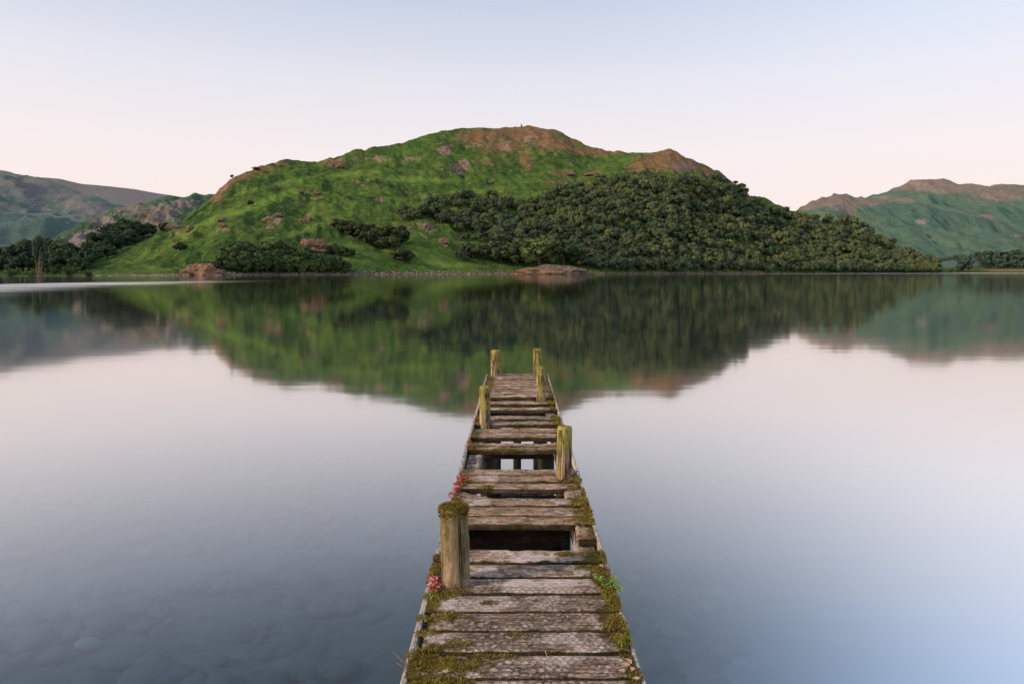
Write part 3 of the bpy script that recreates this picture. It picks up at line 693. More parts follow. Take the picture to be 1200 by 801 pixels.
def water_mat():
    m = Mat('lake_water'); p = m.pos(); g = m.n('NewGeometry')
    dot = m.n('VectorMath', {0: g.outputs['Normal'], 1: g.outputs['Incoming']}, operation='DOT_PRODUCT').outputs['Value']
    dot = m.math('ABSOLUTE', dot)
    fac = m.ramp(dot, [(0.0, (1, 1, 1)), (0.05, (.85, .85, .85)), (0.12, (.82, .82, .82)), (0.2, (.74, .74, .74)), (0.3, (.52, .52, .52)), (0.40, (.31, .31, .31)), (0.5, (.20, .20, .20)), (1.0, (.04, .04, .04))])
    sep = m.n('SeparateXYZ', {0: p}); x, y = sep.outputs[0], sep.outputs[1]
    xr = m.math('DIVIDE', x, m.math('MAXIMUM', y, 1.0))          # bearing: sheen painted in by direction, raised on the right, cut on the left
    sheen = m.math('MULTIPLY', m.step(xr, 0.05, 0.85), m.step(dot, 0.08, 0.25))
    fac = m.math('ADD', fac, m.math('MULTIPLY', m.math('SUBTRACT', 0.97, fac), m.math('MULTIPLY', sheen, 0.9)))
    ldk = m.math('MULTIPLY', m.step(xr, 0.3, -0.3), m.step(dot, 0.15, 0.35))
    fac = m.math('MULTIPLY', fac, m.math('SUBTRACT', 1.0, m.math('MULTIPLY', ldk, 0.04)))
    # ruffled water: a tongue of wind on the left and a thin band along the far shore
    warp = m.math('MULTIPLY', m.math('SUBTRACT', m.noise(m.mapping(p, (0.006, 0.02, 1)), 1.0, 4, 0.6), 0.5), 26.0)
    yy = m.math('ADD', y, warp)
    near_edge = m.n('MapRange', {0: xr, 1: -0.76, 2: -0.36, 3: 69.0, 4: 172.0}).outputs[0]
    far_edge = m.n('MapRange', {0: xr, 1: -0.76, 2: -0.36, 3: 150.0, 4: 214.0}).outputs[0]
    t1 = m.step(m.math('SUBTRACT', yy, near_edge), -16, 46)
    t2 = m.step(m.math('SUBTRACT', far_edge, yy), -6, 10)
    t3 = m.math('MULTIPLY', m.step(xr, -0.28, -0.52), m.n('MapRange', {0: m.noise(m.mapping(p, (0.012, 0.09, 1)), 1.0, 4, 0.65), 1: 0.36, 2: 0.55, 3: 0.35, 4: 1.0}).outputs[0])
    tongue = m.math('MULTIPLY', m.math('MULTIPLY', t1, t2), t3)
    band = m.math('MULTIPLY', m.step(m.math('SUBTRACT', y, m.math('MULTIPLY', xr, 700)), 430, 520), m.step(xr, 0.05, 0.5))
    ruf = m.math('MAXIMUM', m.math('MULTIPLY', tongue, 0.75), m.math('MULTIPLY', band, 0.8))
    rough = m.math('ADD', 0.055, m.math('MULTIPLY', ruf, 0.24))
    wn = m.noise(m.mapping(p, (0.35, 1.0, 1)), 0.8, 3, 0.5)
    wl = m.noise(m.mapping(p, (0.02, 0.06, 1)), 1.0, 3, 0.5)
    nrm = m.bump(m.math('ADD', wn, m.math('MULTIPLY', wl, 6)), 0.10, 0.02)
    gl = m.n('BsdfGlossy', {'Color': (0.985, 0.96, 0.94, 1), 'Roughness': rough, 'Normal': nrm})
    tr = m.n('BsdfTransparent', {'Color': (0.52, 0.69, 0.82, 1)})
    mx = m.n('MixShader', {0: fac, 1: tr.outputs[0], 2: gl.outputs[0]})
    m.t.links.new(mx.outputs[0], m.out.inputs[0])
    return m.m
wx = np.array([-9000, -60, 60, 9000.]); wy = np.array([-40, 40, 400, 9000.])
GX, GY = np.meshgrid(wx, wy); i = np.arange(16).reshape(4, 4)
Q = np.stack([i[:-1, :-1].ravel(), i[:-1, 1:].ravel(), i[1:, 1:].ravel(), i[1:, :-1].ravel()], 1)
o = ob('water', mesh_np('water', np.stack([GX.ravel(), GY.ravel(), 0*GX.ravel()], 1), Q), water_mat()); tag(o, 'still lake water mirroring the hills and the pale sky', None, None, 'structure')

# ------------------------------------------------------------------ jetty
def wood_mat(name, cols, lichen=1.0, moss=1.0, net=0.0, axis=(1.2, 14, 14)):
    m = Mat(name); p = m.pos(); oc = m.objc()
    rnd = m.n('ObjectInfo').outputs['Random']
    off = m.n('CombineXYZ', {0: m.math('MULTIPLY', rnd, 37), 1: m.math('MULTIPLY', rnd, 91), 2: m.math('MULTIPLY', rnd, 53)}).outputs[0]
    q = m.n('VectorMath', {0: oc, 1: off}, operation='ADD').outputs[0]
    grain = m.noise(m.mapping(q, axis), 5.0, 6, 0.7, 0.6)
    fine = m.noise(m.mapping(q, tuple(a*2.2 for a in axis)), 9.0, 4, 0.75)
    crack = m.noise(m.mapping(q, (axis[0]*0.8, axis[1]*1.1, axis[2]*1.1)), 3.2, 3, 0.5, 1.2)
    blot = m.noise(q, 7.0, 6, 0.72)
    spot = m.noise(q, 45.0, 4, 0.7)
    base = m.ramp(m.math('ADD', m.math('MULTIPLY', grain, 0.65), m.math('MULTIPLY', fine, 0.35)), [(0.36, cols[0]), (0.46, cols[1]), (0.56, cols[2]), (0.68, cols[3])])
    base = m.mix(m.math('MULTIPLY', rnd, 0.5), base, m.mix(0.6, base, cols[1]))
    cr = m.step(m.math('ABSOLUTE', m.math('SUBTRACT', crack, 0.5)), 0.0, 0.018)
    cr2 = m.step(m.math('ABSOLUTE', m.math('SUBTRACT', m.noise(m.mapping(q, (axis[0]*0.5, axis[1]*1.6, axis[2]*1.6)), 3.6, 2, 0.5, 0.8), 0.47)), 0.0, 0.012)
    cr = m.math('MULTIPLY', cr, cr2)
    base = m.mix(cr, (0.012, 0.009, 0.007), base)
    # pale lichen
    lv = m.math('ADD', m.math('MULTIPLY', blot, 0.6), m.math('MULTIPLY', spot, 0.4))
    dk = m.math('MULTIPLY', m.step(m.noise(q, 11.0, 6, 0.75), 0.49, 0.60), 0.75)
    base = m.mix(dk, base, m.mix(0.25, (0.045, 0.030, 0.022, 1), base))
    lf = m.math('MULTIPLY', m.step(lv, 0.50, 0.60), 0.75*lichen)
    c = m.mix(lf, base, m.mix(spot, (0.34, 0.26, 0.215), (0.76, 0.64, 0.57)))
    big = m.math('MULTIPLY', m.step(m.noise(q, 3.2, 5, 0.6), 0.53, 0.60), 0.85*lichen)
    c = m.mix(m.math('MULTIPLY', big, m.step(fine, 0.35, 0.55)), c, m.mix(spot, (0.45, 0.36, 0.32), (0.85, 0.72, 0.66)))
    h = m.math('ADD', m.math('MULTIPLY', grain, 0.9), m.math('ADD', m.math('MULTIPLY', fine, 0.4), m.math('MULTIPLY', cr, 0.8)))
    if net:
        sep = m.n('SeparateXYZ', {0: p})
        wv = m.n('VectorMath', {0: m.mapping(p, (29, 36, 0.01)), 1: m.n('VectorMath', {0: m.n('TexNoise', {'Vector': p, 'Scale': 40.0, 'Detail': 3.0}).outputs['Color'], 1: (0.9, 0.9, 0.0)}, operation='MULTIPLY').outputs[0]}, operation='ADD').outputs[0]
        vv = m.n('TexVoronoi', {'Vector': wv, 'Scale': 1.0, 'Randomness': 0.8}, feature='DISTANCE_TO_EDGE').outputs[0]
        vc = m.n('TexVoronoi', {'Vector': wv, 'Scale': 1.0, 'Randomness': 0.8}).outputs['Color']
        vr = m.n('SeparateColor', {0: vc}).outputs[0]
        nm = m.noise(p, 5.0, 4, 0.6)
        msk = m.math('MULTIPLY', m.step(m.math('ADD', nm, m.math('MULTIPLY', m.math('SUBTRACT', vr, .5), 0.22)), 0.50, 0.60), m.step(sep.outputs[1], 3.9, 3.35))
        wp_ = 0
        cell = m.mix(m.step(m.math('ADD', vv, m.math('MULTIPLY', m.math('SUBTRACT', spot, .5), 0.2)), 0.08, 0.2), (0.085, 0.058, 0.045), m.mix(vr, (0.20, 0.145, 0.12), (0.66, 0.55, 0.49)))
        c = m.mix(m.math('MULTIPLY', msk, net), c, cell)
        h = m.math('ADD', h, m.math('MULTIPLY', m.math('MULTIPLY', m.step(vv, 0.05, 0.2), msk), 0.8))
    if moss:
        sepn = m.n('SeparateXYZ', {0: m.n('NewGeometry').outputs['Normal']})
        sp = m.n('SeparateXYZ', {0: p})
        edge = m.step(m.math('ABSOLUTE', m.math('SUBTRACT', sp.outputs[0], 0.03)), 0.28, 0.50)
        mn = m.noise(p, 6.0, 5, 0.65)
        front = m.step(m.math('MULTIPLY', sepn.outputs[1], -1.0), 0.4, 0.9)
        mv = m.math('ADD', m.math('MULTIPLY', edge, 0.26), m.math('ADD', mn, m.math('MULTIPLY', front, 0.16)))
        mf = m.math('MULTIPLY', m.step(mv, 0.58, 0.72), moss)
        mc = m.ramp(spot, [(0.3, (0.030, 0.024, 0.008)), (0.5, (0.085, 0.062, 0.014)), (0.7, (0.16, 0.115, 0.025))])
        c = m.mix(mf, c, mc)
        h = m.math('ADD', h, m.math('MULTIPLY', m.math('MULTIPLY', mf, spot), 2.0))
        c = m.mix(m.math('MULTIPLY', front, 0.8), c, m.mix(m.step(mn, 0.5, 0.6), (0.022, 0.015, 0.009), (0.05, 0.045, 0.012)))  # front faces painted near black, so the gaps between planks look shaded
    return m.finish(c, 0.92, m.bump(h, 0.75, 0.006), 0.12)

W_GREY = [(0.048, 0.028, 0.018), (0.205, 0.132, 0.090), (0.46, 0.33, 0.25), (0.68, 0.55, 0.46)]
W_TAN = [(0.052, 0.030, 0.017), (0.235, 0.142, 0.082), (0.51, 0.35, 0.23), (0.74, 0.59, 0.47)]
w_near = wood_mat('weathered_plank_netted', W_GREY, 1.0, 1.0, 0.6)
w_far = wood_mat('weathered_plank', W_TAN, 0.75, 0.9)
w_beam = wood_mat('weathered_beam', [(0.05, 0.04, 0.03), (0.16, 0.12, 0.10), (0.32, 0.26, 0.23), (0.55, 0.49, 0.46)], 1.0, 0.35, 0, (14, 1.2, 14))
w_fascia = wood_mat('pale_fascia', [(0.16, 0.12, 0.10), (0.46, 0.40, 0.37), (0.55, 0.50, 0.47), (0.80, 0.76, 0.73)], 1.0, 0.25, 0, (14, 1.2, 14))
w_under = wood_mat('dark_beam', [(0.008, 0.006, 0.005), (0.016, 0.012, 0.010), (0.028, 0.021, 0.016), (0.045, 0.034, 0.026)], 0.0, 0.0)  # near black: the dark below the deck is put into the colour

def bar(x0, x1, y0, y1, z0, z1, axis='x', n=44, seed=0, edge=0.006, warp=0.004, ragged=0.012, dip=0.0):
    """weathered bar: rounded cross section swept along an axis with uneven edges and ragged ends"""
    o = Vector((seed*7.13, seed*3.31, seed*1.77))
    def nz(a, b, c): return mnoise.noise(Vector((a, b, c))+o)
    prof = []
    W, H = (y1-y0, z1-z0) if axis == 'x' else (x1-x0, z1-z0)
    b = min(0.010, W*0.2, H*0.25)
    hw, hh = W/2, H/2
    for k in range(7): prof.append((-hw+b+(W-2*b)*k/6, hh))
    prof += [(hw-b*0.3, hh-b*0.3), (hw, hh-b), (hw, 0), (hw, -hh+b), (hw-b, -hh), (0, -hh), (-hw+b, -hh), (-hw, -hh+b), (-hw, 0), (-hw, hh-b), (-hw+b*0.3, hh-b*0.3)]
    m = len(prof)
    L0, L1 = (x0, x1) if axis == 'x' else (y0, y1)
    cw, cz = ((y0+y1)/2, (z0+z1)/2) if axis == 'x' else ((x0+x1)/2, (z0+z1)/2)
    V = []
    for i in range(n+1):
        f = i/n
        wy = warp*nz(f*2.1, 5.5, 0); wz = warp*0.8*nz(f*1.7, 9.5, 3)-dip*math.sin(f*math.pi)
        for (a, c) in prof:
            l = L0+(L1-L0)*f
            if i == 0: l += ragged*nz(a*55, c*20, 1.0)
            if i == n: l += ragged*nz(a*55, c*20, 8.0)
            sc_ = 1+edge/hw*(nz(f*9, a*4+(3 if a > 0 else -3), 2)+0.5*nz(f*30, 7 if a > 0 else -7, 2)) if abs(a) > hw*0.8 else 1
            zz = c+(edge*0.55*nz(f*14, a*38, 4)+edge*0.35*nz(f*6, a*90, 6) if c > hh*0.9 else 0)
            P = (l, cw+a*sc_+wy, cz+zz+wz) if axis == 'x' else (cw+a*sc_+wy, l, cz+zz+wz)
            V.append(P)
    Fs = []
    for i in range(n):
        for j in range(m):
            k = (j+1) % m
            q = (i*m+j, i*m+k, (i+1)*m+k, (i+1)*m+j)
            Fs.append(q if axis != 'x' else q[::-1])
    e0 = tuple(range(m)); e1 = tuple(n*m+j for j in range(m))
    Fs.append(e0 if axis == 'x' else e0[::-1]); Fs.append(e1[::-1] if axis == 'x' else e1)
    return V, Fs

def bar_obj(name, mat, parent, *args, **kw):
    V, Fs = bar(*args, **kw)
    c = Vector(V[0])
    cx = sum(v[0] for v in V)/len(V); cy = sum(v[1] for v in V)/len(V); cz = sum(v[2] for v in V)/len(V)
    me = bpy.data.meshes.new(name); me.from_pydata([(v[0]-cx, v[1]-cy, v[2]-cz) for v in V], [], Fs)
    bm = bmesh.new(); bm.from_mesh(me); bmesh.ops.recalc_face_normals(bm, faces=bm.faces); bm.to_mesh(me); bm.free()
    me.polygons.foreach_set('use_smooth', [True]*len(me.polygons))
    try: me.set_sharp_from_angle(angle=R(40))
    except Exception: pass
    return ob(name, me, mat, parent, (cx-parent.location.x, cy-parent.location.y, cz-parent.location.z))

jetty = empty('jetty', (0.03, 1.7, DECK))
tag(jetty, 'old weathered wooden jetty with missing planks running out into the lake', 'jetty')
TH = 0.045
near = [1.702, 1.889, 2.076, 2.263, 2.45, 2.637, 2.824, 3.013, 3.2, 3.385, 3.574, 3.765, 3.946]
planks = [(y, y+0.187 if i < 12 else 4.128) for i, y in enumerate(near)]
planks = [(a, (near+[4.128])[i+1]) for i, a in enumerate(near)]
planks += [(4.541, 4.707), (4.707, 4.898), (4.898, 5.08), (5.29, 5.455), (5.455, 5.647), (5.647, 5.82), (6.458, 6.60), (6.60, 6.727), (6.946, 7.168), (7.168, 7.376), (7.53, 7.745), (7.745, 7.96), (8.33, 8.53), (8.70, 8.92),
           (9.11, 9.33), (9.33, 9.55), (9.55, 9.77), (9.77, 9.97), (9.97, 10.17), (10.17, 10.38), (10.43, 10.63), (10.63, 10.83), (10.83, 11.03), (11.03, 11.25)]
rp = random.Random(4)
PL = []
for i, (a, b) in enumerate(planks):
    gap = rp.uniform(0.015, 0.023)
    xl = -0.448+rp.uniform(-0.012, 0.006); xr_ = 0.508+rp.uniform(-0.014, 0.006)
    if 2.99 < a < 3.3: xl = -0.418+rp.uniform(0, .006)
    dz = rp.uniform(-0.006, 0.004); warp = 0.004; edge = 0.005; dip = 0.0; ragged = 0.012
    if a > 4.5: edge = 0.008; warp = 0.007; dz = rp.uniform(-0.010, 0.006); ragged = .02
    if abs(a-3.946) < .01: edge = 0.014; dz = 0.004
    if abs(a-5.29) < .01: edge = 0.014
    if a > 6.4: edge = 0.011; warp = 0.011; gap = rp.uniform(.02, .042)
    PL.append((a, b-gap, xl, xr_, DECK+dz))
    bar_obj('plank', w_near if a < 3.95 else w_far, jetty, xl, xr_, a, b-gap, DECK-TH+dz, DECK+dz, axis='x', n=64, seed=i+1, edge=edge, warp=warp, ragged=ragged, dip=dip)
# broken stubs in the holes
V, Fs = bar(-0.45, -0.14, 5.085, 5.27, DECK-TH-0.012, DECK-0.012, axis='x', n=30, seed=91, edge=0.014, ragged=0.03)
V = [(x, y-(0.13*max(0, (x+0.45)/0.31)*((y-5.085)/0.185)), z-0.02*max(0, (x+0.45)/0.31)) for x, y, z in V]
me = bpy.data.meshes.new('broken_plank'); me.from_pydata([(x-jetty.location.x, y-jetty.location.y, z-DECK) for x, y, z in V], [], Fs)
bm = bmesh.new(); bm.from_mesh(me); bmesh.ops.recalc_face_normals(bm, faces=bm.faces); bm.to_mesh(me); bm.free()
me.polygons.foreach_set('use_smooth', [True]*len(me.polygons)); o = ob('broken_plank', me, w_far, jetty); o['label'] = 'splintered rotten stub of a broken plank'
o = bar_obj('broken_plank', w_far, jetty, 0.40, 0.515, 4.30, 4.53, DECK-0.055, DECK-0.008, axis='y', n=20, seed=93, edge=0.012, ragged=0.03); o['label'] = 'short reddish stub left at the edge of the big hole'
o = bar_obj('broken_plank', w_far, jetty, 0.385, 0.515, 5.088, 5.28, DECK-TH-0.004, DECK-0.006, axis='x', n=20, seed=95, edge=0.012, ragged=0.03); o['label'] = 'mossy stub of a rotten plank at the edge'
# stringers, fascia boards, cross beams
for (x0, x1, sd) in ((-0.437, -0.325, 201), (0.385, 0.497, 202)):
    bar_obj('stringer', w_beam, jetty, x0, x1, 1.72, 11.23, DECK-TH-0.165, DECK-TH-0.008, axis='y', n=160, seed=sd, edge=0.006, warp=0.006)
for (x0, x1, sd) in ((-0.478, -0.452, 203), (0.513, 0.536, 204)):
    bar_obj('fascia_board', w_fascia, jetty, x0, x1, 1.70, 11.24, DECK-0.19, DECK-0.004, axis='y', n=260, seed=sd, edge=0.004, warp=0.012)
for i, y in enumerate((2.0, 3.86, 5.72, 7.40, 9.12, 10.88)):
    bar_obj('crossbeam', w_under, jetty, -0.50, 0.56, y-0.055, y+0.055, DECK-0.34, DECK-0.213, axis='x', n=20, seed=210+i)

def post_mat(name, moss_amt, hue):
    m = Mat(name); oc = m.objc()
    rnd = m.n('ObjectInfo').outputs['Random']
    q = m.n('VectorMath', {0: oc, 1: m.n('CombineXYZ', {0: m.math('MULTIPLY', rnd, 31), 1: m.math('MULTIPLY', rnd, 17), 2: m.math('MULTIPLY', rnd, 11)}).outputs[0]}, operation='ADD').outputs[0]
    st = m.noise(m.mapping(q, (26, 26, 2.2)), 1.0, 6, 0.7, 0.4)
    bl = m.noise(m.mapping(q, (9, 9, 4)), 1.0, 6, 0.7)
    sp = m.noise(q, 70, 4, 0.7)
    wood = m.ramp(st, [(0.34, (0.06, 0.04, 0.024)), (0.48, (0.24, 0.17, 0.105)), (0.64, (0.48, 0.37, 0.26))])
    z = m.n('SeparateXYZ', {0: oc}).outputs[2]
    zf = m.step(z, 0.02, 0.30)
    al = m.ramp(m.math('ADD', m.math('MULTIPLY', bl, .6), m.math('MULTIPLY', sp, .4)), [(0.35, tuple(h*0.45 for h in hue)), (0.6, hue)])
    f = m.math('MULTIPLY', m.step(m.math('ADD', m.math('ADD', m.math('MULTIPLY', bl, .7), m.math('MULTIPLY', st, .35)), m.math('MULTIPLY', zf, 0.16)), 0.52, 0.66), moss_amt)
    c = m.mix(f, wood, al)
    c = m.mix(m.math('MULTIPLY', m.step(m.noise(m.mapping(q, (14, 14, 7)), 1.0, 6, 0.75), 0.49, 0.60), 0.8), c, m.mix(st, (0.035, 0.026, 0.014), (0.12, 0.09, 0.05)))
    ck = m.step(m.math('ABSOLUTE', m.math('SUBTRACT', m.noise(m.mapping(q, (16, 16, 0.7)), 1.0, 3, .5, .4), 0.5)), 0, 0.02)
    c = m.mix(ck, (0.02, 0.015, 0.01), c)
    c = m.mix(m.math('MULTIPLY', m.step(sp, 0.6, 0.7), 0.4), c, (0.45, 0.40, 0.30))
    low = m.step(z, -0.04, -0.22)
    c = m.mix(low, c, m.mix(st, (0.012, 0.010, 0.008), (0.05, 0.042, 0.03)))  # wood painted darker below the deck, in place of the shade there
    h = m.math('ADD', m.math('MULTIPLY', st, 1.0), m.math('ADD', m.math('MULTIPLY', ck, 0.8), m.math('MULTIPLY', sp, 0.3)))
    return m.finish(c, 0.9, m.bump(h, 0.8, 0.008), 0.12)
pm_near = post_mat('near_post_wood', 0.7, (0.17, 0.145, 0.05))
pm_far = post_mat('mossy_post_wood', 0.82, (0.36, 0.32, 0.065))
pm_pile = post_mat('pile_wood', 0.9, (0.02, 0.02, 0.013))  # near-black pile tone, painted for the shade under the deck

def post(name, X, Y, rad, top, mat, seed, zbot=-1.6, lean=(0, 0)):
    n = 26; o = Vector((seed*5.1, seed*2.3, 0)); V = []; zs = []
    ring = [zbot-DECK]+list(np.linspace(-1.3, top-0.03, 26))+[top-0.014, top-0.004]
    for k, z in enumerate(ring):
        f = 1.0 if z < top-0.02 else (0.965 if k == len(ring)-2 else 0.86)
        for j in range(n):
            an = j/n*2*math.pi
            d = 1+0.05*mnoise.noise(Vector((math.cos(an)*1.5, math.sin(an)*1.5, z*1.6))+o)+0.025*mnoise.noise(Vector((math.cos(an)*6, math.sin(an)*6, z*2))+o)
            tp = 1.0-0.04*(z/max(top, .1) if z > 0 else 0)
            V.append((math.cos(an)*rad*d*f*tp+lean[0]*z, math.sin(an)*rad*d*f*tp+lean[1]*z, z+(0.012*mnoise.noise(Vector((math.cos(an), math.sin(an), 9))+o) if z > top-0.05 else 0)))
    Fs = [(k*n+j, k*n+(j+1) % n, (k+1)*n+(j+1) % n, (k+1)*n+j) for k in range(len(ring)-1) for j in range(n)]
    m = len(ring)
    V.append((lean[0]*top, lean[1]*top, top+0.004)); c = len(V)-1
    Fs += [((m-1)*n+j, (m-1)*n+(j+1) % n, c) for j in range(n)]
    me = bpy.data.meshes.new(name); me.from_pydata(V, [], Fs)
    me.polygons.foreach_set('use_smooth', [True]*len(me.polygons))
    return ob(name, me, mat, jetty, (X-jetty.location.x, Y-jetty.location.y, 0))
posts = [(-0.322, 3.69, 0.077, 0.405, pm_near, 'stout brown post with a moss cap nearest the camera', (-0.03, 0)),
         (0.396, 5.565, 0.064, 0.422, pm_far, 'right hand post streaked yellow green with a dark split', (0.015, 0)),
         (-0.336, 7.575, 0.062, 0.412, pm_far, 'yellow green post on the left edge', (-0.01, 0)),
         (0.342, 8.965, 0.063, 0.437, pm_far, 'spotted yellow green post on the right edge', (-0.02, 0)),
         (-0.317, 11.045, 0.08, 0.41, pm_far, 'left corner post at the far end', (-0.005, 0)),
         (0.362, 11.16, 0.07, 0.42, pm_far, 'right corner post at the far end', (0, 0))]
PO = []
for i, (X, Y, rad, top, mt, lab, ln) in enumerate(posts):
    p = post('post', X, Y, rad, top, mt, i+1, lean=ln); p['label'] = lab; PO.append(p)
for i, (X, Y) in enumerate(((0.36, 3.69), (-0.36, 5.57), (0.36, 7.5), (-0.34, 9.0), (0.03, 11.12), (-0.36, 2.0), (0.42, 2.0))):
    post('pile', X, Y, 0.065, -0.225, pm_pile, 40+i)
# diagonal brace seen through the big hole
a = Acc(); limb(a, (0.30-0.03, 4.75-1.7, -0.25), (0.26-0.03, 4.95-1.7, -1.9), 0.035, 0.035, 8, 4)
ob('brace', a.mesh('brace'), pm_near, jetty)

bar_obj('crossbeam', w_under, jetty, -0.322, 0.382, 4.83, 4.91, DECK-0.46, DECK-0.075, axis='x', n=20, seed=230)  # added board that hides the brighter bed, so the big hole stays dark
# bolts on the plank face at the big hole
for bx in (-0.09, 0.16):
    bm = bmesh.new(); bmesh.ops.create_cone(bm, cap_ends=True, segments=10, radius1=0.011, radius2=0.008, depth=0.012, matrix=Matrix.Rotation(R(90), 4, 'X'))
    me = bpy.data.meshes.new('bolt'); bm.to_mesh(me); bm.free()
    m_ = bpy.data.materials.get('rusty_bolt') or Mat('rusty_bolt')
    if isinstance(m_, Mat): m_ = m_.finish(m_.ramp(m_.noise(m_.objc(), 200), [(0.3, (0.02, 0.012, 0.01)), (0.7, (0.07, 0.035, 0.02))]), 0.8)
    ob('bolt', me, m_, jetty, (bx-0.03, 4.536-1.7, -0.022))

# hexagonal wire netting nailed over the nearest planks
def deck_top(x, y):
    for (a, b, xl, xr_, z) in PL:
        if a <= y <= b and xl <= x <= xr_: return z
    return None
wm = Mat('rusty_wire'); wm = wm.finish(wm.ramp(wm.noise(wm.pos(), 60), [(0.3, (0.03, 0.02, 0.015)), (0.7, (0.10, 0.075, 0.06))]), 0.7)
a = Acc(); cw = 0.034; ch = 0.030
def wire(p, q):
    r0 = 0.0009
    za = deck_top(*p); zb = deck_top(*q)
    za = za if za is not None else (zb if zb is not None else None)
    zb = zb if zb is not None else za
    if za is None: return
    limb(a, (p[0], p[1], za+0.0045), (q[0], q[1], zb+0.0045), r0, r0, 4, 1)
iy = 0; y = 1.75
while y < 3.62:
    x = -0.30+(cw/2 if iy % 2 else 0)
    while x < 0.44:
        j = lambda X_, Y_: (X_+0.006*(mnoise.noise(Vector((X_*9, Y_*9, 1)))), Y_+0.006*(mnoise.noise(Vector((X_*9, Y_*9, 5)))))
        A0 = j(x, y); B0 = j(x, y+ch*0.5); C0 = j(x-cw/2, y+ch); D0 = j(x+cw/2, y+ch)
        if mnoise.noise(Vector((x*2.2, y*2.2, 3))) > -0.28:
            wire(A0, B0); wire(B0, C0); wire(B0, D0)
        x += cw
    y += ch; iy += 1
ob('wire_netting', a.mesh('wire_netting'), wm, jetty, (-0.03, -1.7, -DECK))

# ------------------------------------------------------------------ moss on the deck
def px2deck(px, py):
    Y = F*(HC-DECK)/(py-Y0); return (px-X0)/F*Y, Y
MOSS = [(535, 692, 22, 4), (661, 563, 12, 2.5), (568, 498, 9, 1.8), (634, 470, 8, 1.6), (610, 745, 16, 2.0), (575, 770, 30, 2), (515, 800, 38, 7), (522, 780, 50, 9), (498, 770, 18, 9), (522, 723, 32, 7), (505, 742, 14, 4), (540, 756, 16, 6), (520, 697, 26, 6), (506, 708, 10, 5), (512, 667, 8, 8), (570, 706, 12, 3), (492, 722, 8, 8), (505, 655, 6, 4),
        (742, 792, 10, 8), (732, 768, 8, 12), (725, 738, 11, 22), (718, 705, 10, 12), (713, 684, 8, 10), (694, 667, 22, 5), (677, 650, 36, 3.5), (706, 655, 6, 6), (684, 610, 22, 5), (690, 599, 15, 5), (684, 588, 15, 6), (678, 573, 12, 6), (672, 562, 10, 4), (688, 625, 6, 6), (545, 576, 13, 3), (600, 548.5, 60, .6), (540, 566, 6, 8), (568, 571, 14, 3), (640, 576, 40, 1.2),
        (657, 520, 4, 10), (650, 490, 4, 10), (555, 530, 4, 10), (553, 515, 4, 6), (563, 490, 4, 8), (645, 470, 4, 8), (575, 450, 3, 5), (636, 450, 3, 6), (620, 531, 14, 1.2), (600, 525.5, 40, .7), (600, 500, 50, .8), (535, 585, 6, 5), (530, 615, 6, 5)]
m_ = Mat('moss'); nz_ = m_.noise(m_.pos(), 160, 3, .7); nb = m_.noise(m_.pos(), 14, 4, .6)
mossc = m_.ramp(m_.math('ADD', m_.math('MULTIPLY', nz_, .45), m_.math('MULTIPLY', nb, .55)), [(0.33, (0.07, 0.045, 0.017)), (0.46, (0.165, 0.115, 0.030)), (0.55, (0.24, 0.20, 0.040)), (0.67, (0.38, 0.36, 0.08))])
moss_mat = m_.finish(mossc, 0.95, m_.bump(nz_, .6, .004), 0.05)
cand = []
XD = []; 
for (cx, cy, rx, ry) in MOSS:
    X, Y = px2deck(cx, cy); XD.append((X, Y, rx*1.12*Y/F, max(1.1*ry*Y*Y/(F*(HC-DECK)), 0.012)))
XD = np.array(XD)
def moss_density(x, y):
    d = np.zeros_like(x)
    for (X, Y, rx, ry) in XD: d = np.maximum(d, 1.15*np.exp(-(((x-X)/rx)**2+((y-Y)/ry)**2)*0.75))
    return d+0.55*fbm(x*22, y*22, 4, 5)+0.28*fbm(x*6, y*6, 2, 15)-0.62
def ground_z(x, y):
    z = np.full(x.shape, np.nan)
    for (a_, b_, xl, xr_, zz) in PL:
        k = (y >= a_-0.002) & (y <= b_+0.004) & (x >= xl-0.03) & (x <= xr_+0.028)
        z[k] = zz
    k = np.isnan(z) & (((x > -0.478) & (x < -0.452)) | ((x > 0.513) & (x < 0.536)))
    z[k] = DECK-0.004
    return z
rr = np.random.default_rng(3)
N = 260000
xs_ = rr.uniform(-0.485, 0.54, N); ys_ = 2.4+(rr.uniform(0, 1, N)**1.25)*8.8
dn = moss_density(xs_, ys_); gz = ground_z(xs_, ys_)
k = (dn > 0) & ~np.isnan(gz)
xs_, ys_, dn, gz = xs_[k], ys_[k], dn[k], gz[k]
hm = np.clip(dn, 0, 0.7)*0.015+0.002
n = len(xs_)
# each tuft: one leaning blade triangle pair, clustered on small cushions
th = rr.uniform(0, 6.28, n); w = rr.uniform(0.0016, 0.0034, n)*(0.7+ys_/9); hh = rr.uniform(0.5, 1.15, n)
bx = np.cos(th)*w; by = np.sin(th)*w
lx = rr.normal(size=n)*0.005; ly = rr.normal(size=n)*0.005
z0 = gz-0.004+hm*0.35
P0 = np.stack([xs_-bx, ys_-by, z0], 1); P1 = np.stack([xs_+bx, ys_+by, z0], 1)
P2 = np.stack([xs_+lx+bx*.4, ys_+ly+by*.4, gz+hm*hh+0.004], 1); P3 = np.stack([xs_+lx-bx*.4, ys_+ly-by*.4, gz+hm*hh+0.004], 1)
V = np.stack([P0, P1, P2, P3], 1).reshape(-1, 3); Q = np.arange(n*4).reshape(-1, 4)
VM, QM = [V], [Q]; off = len(V)
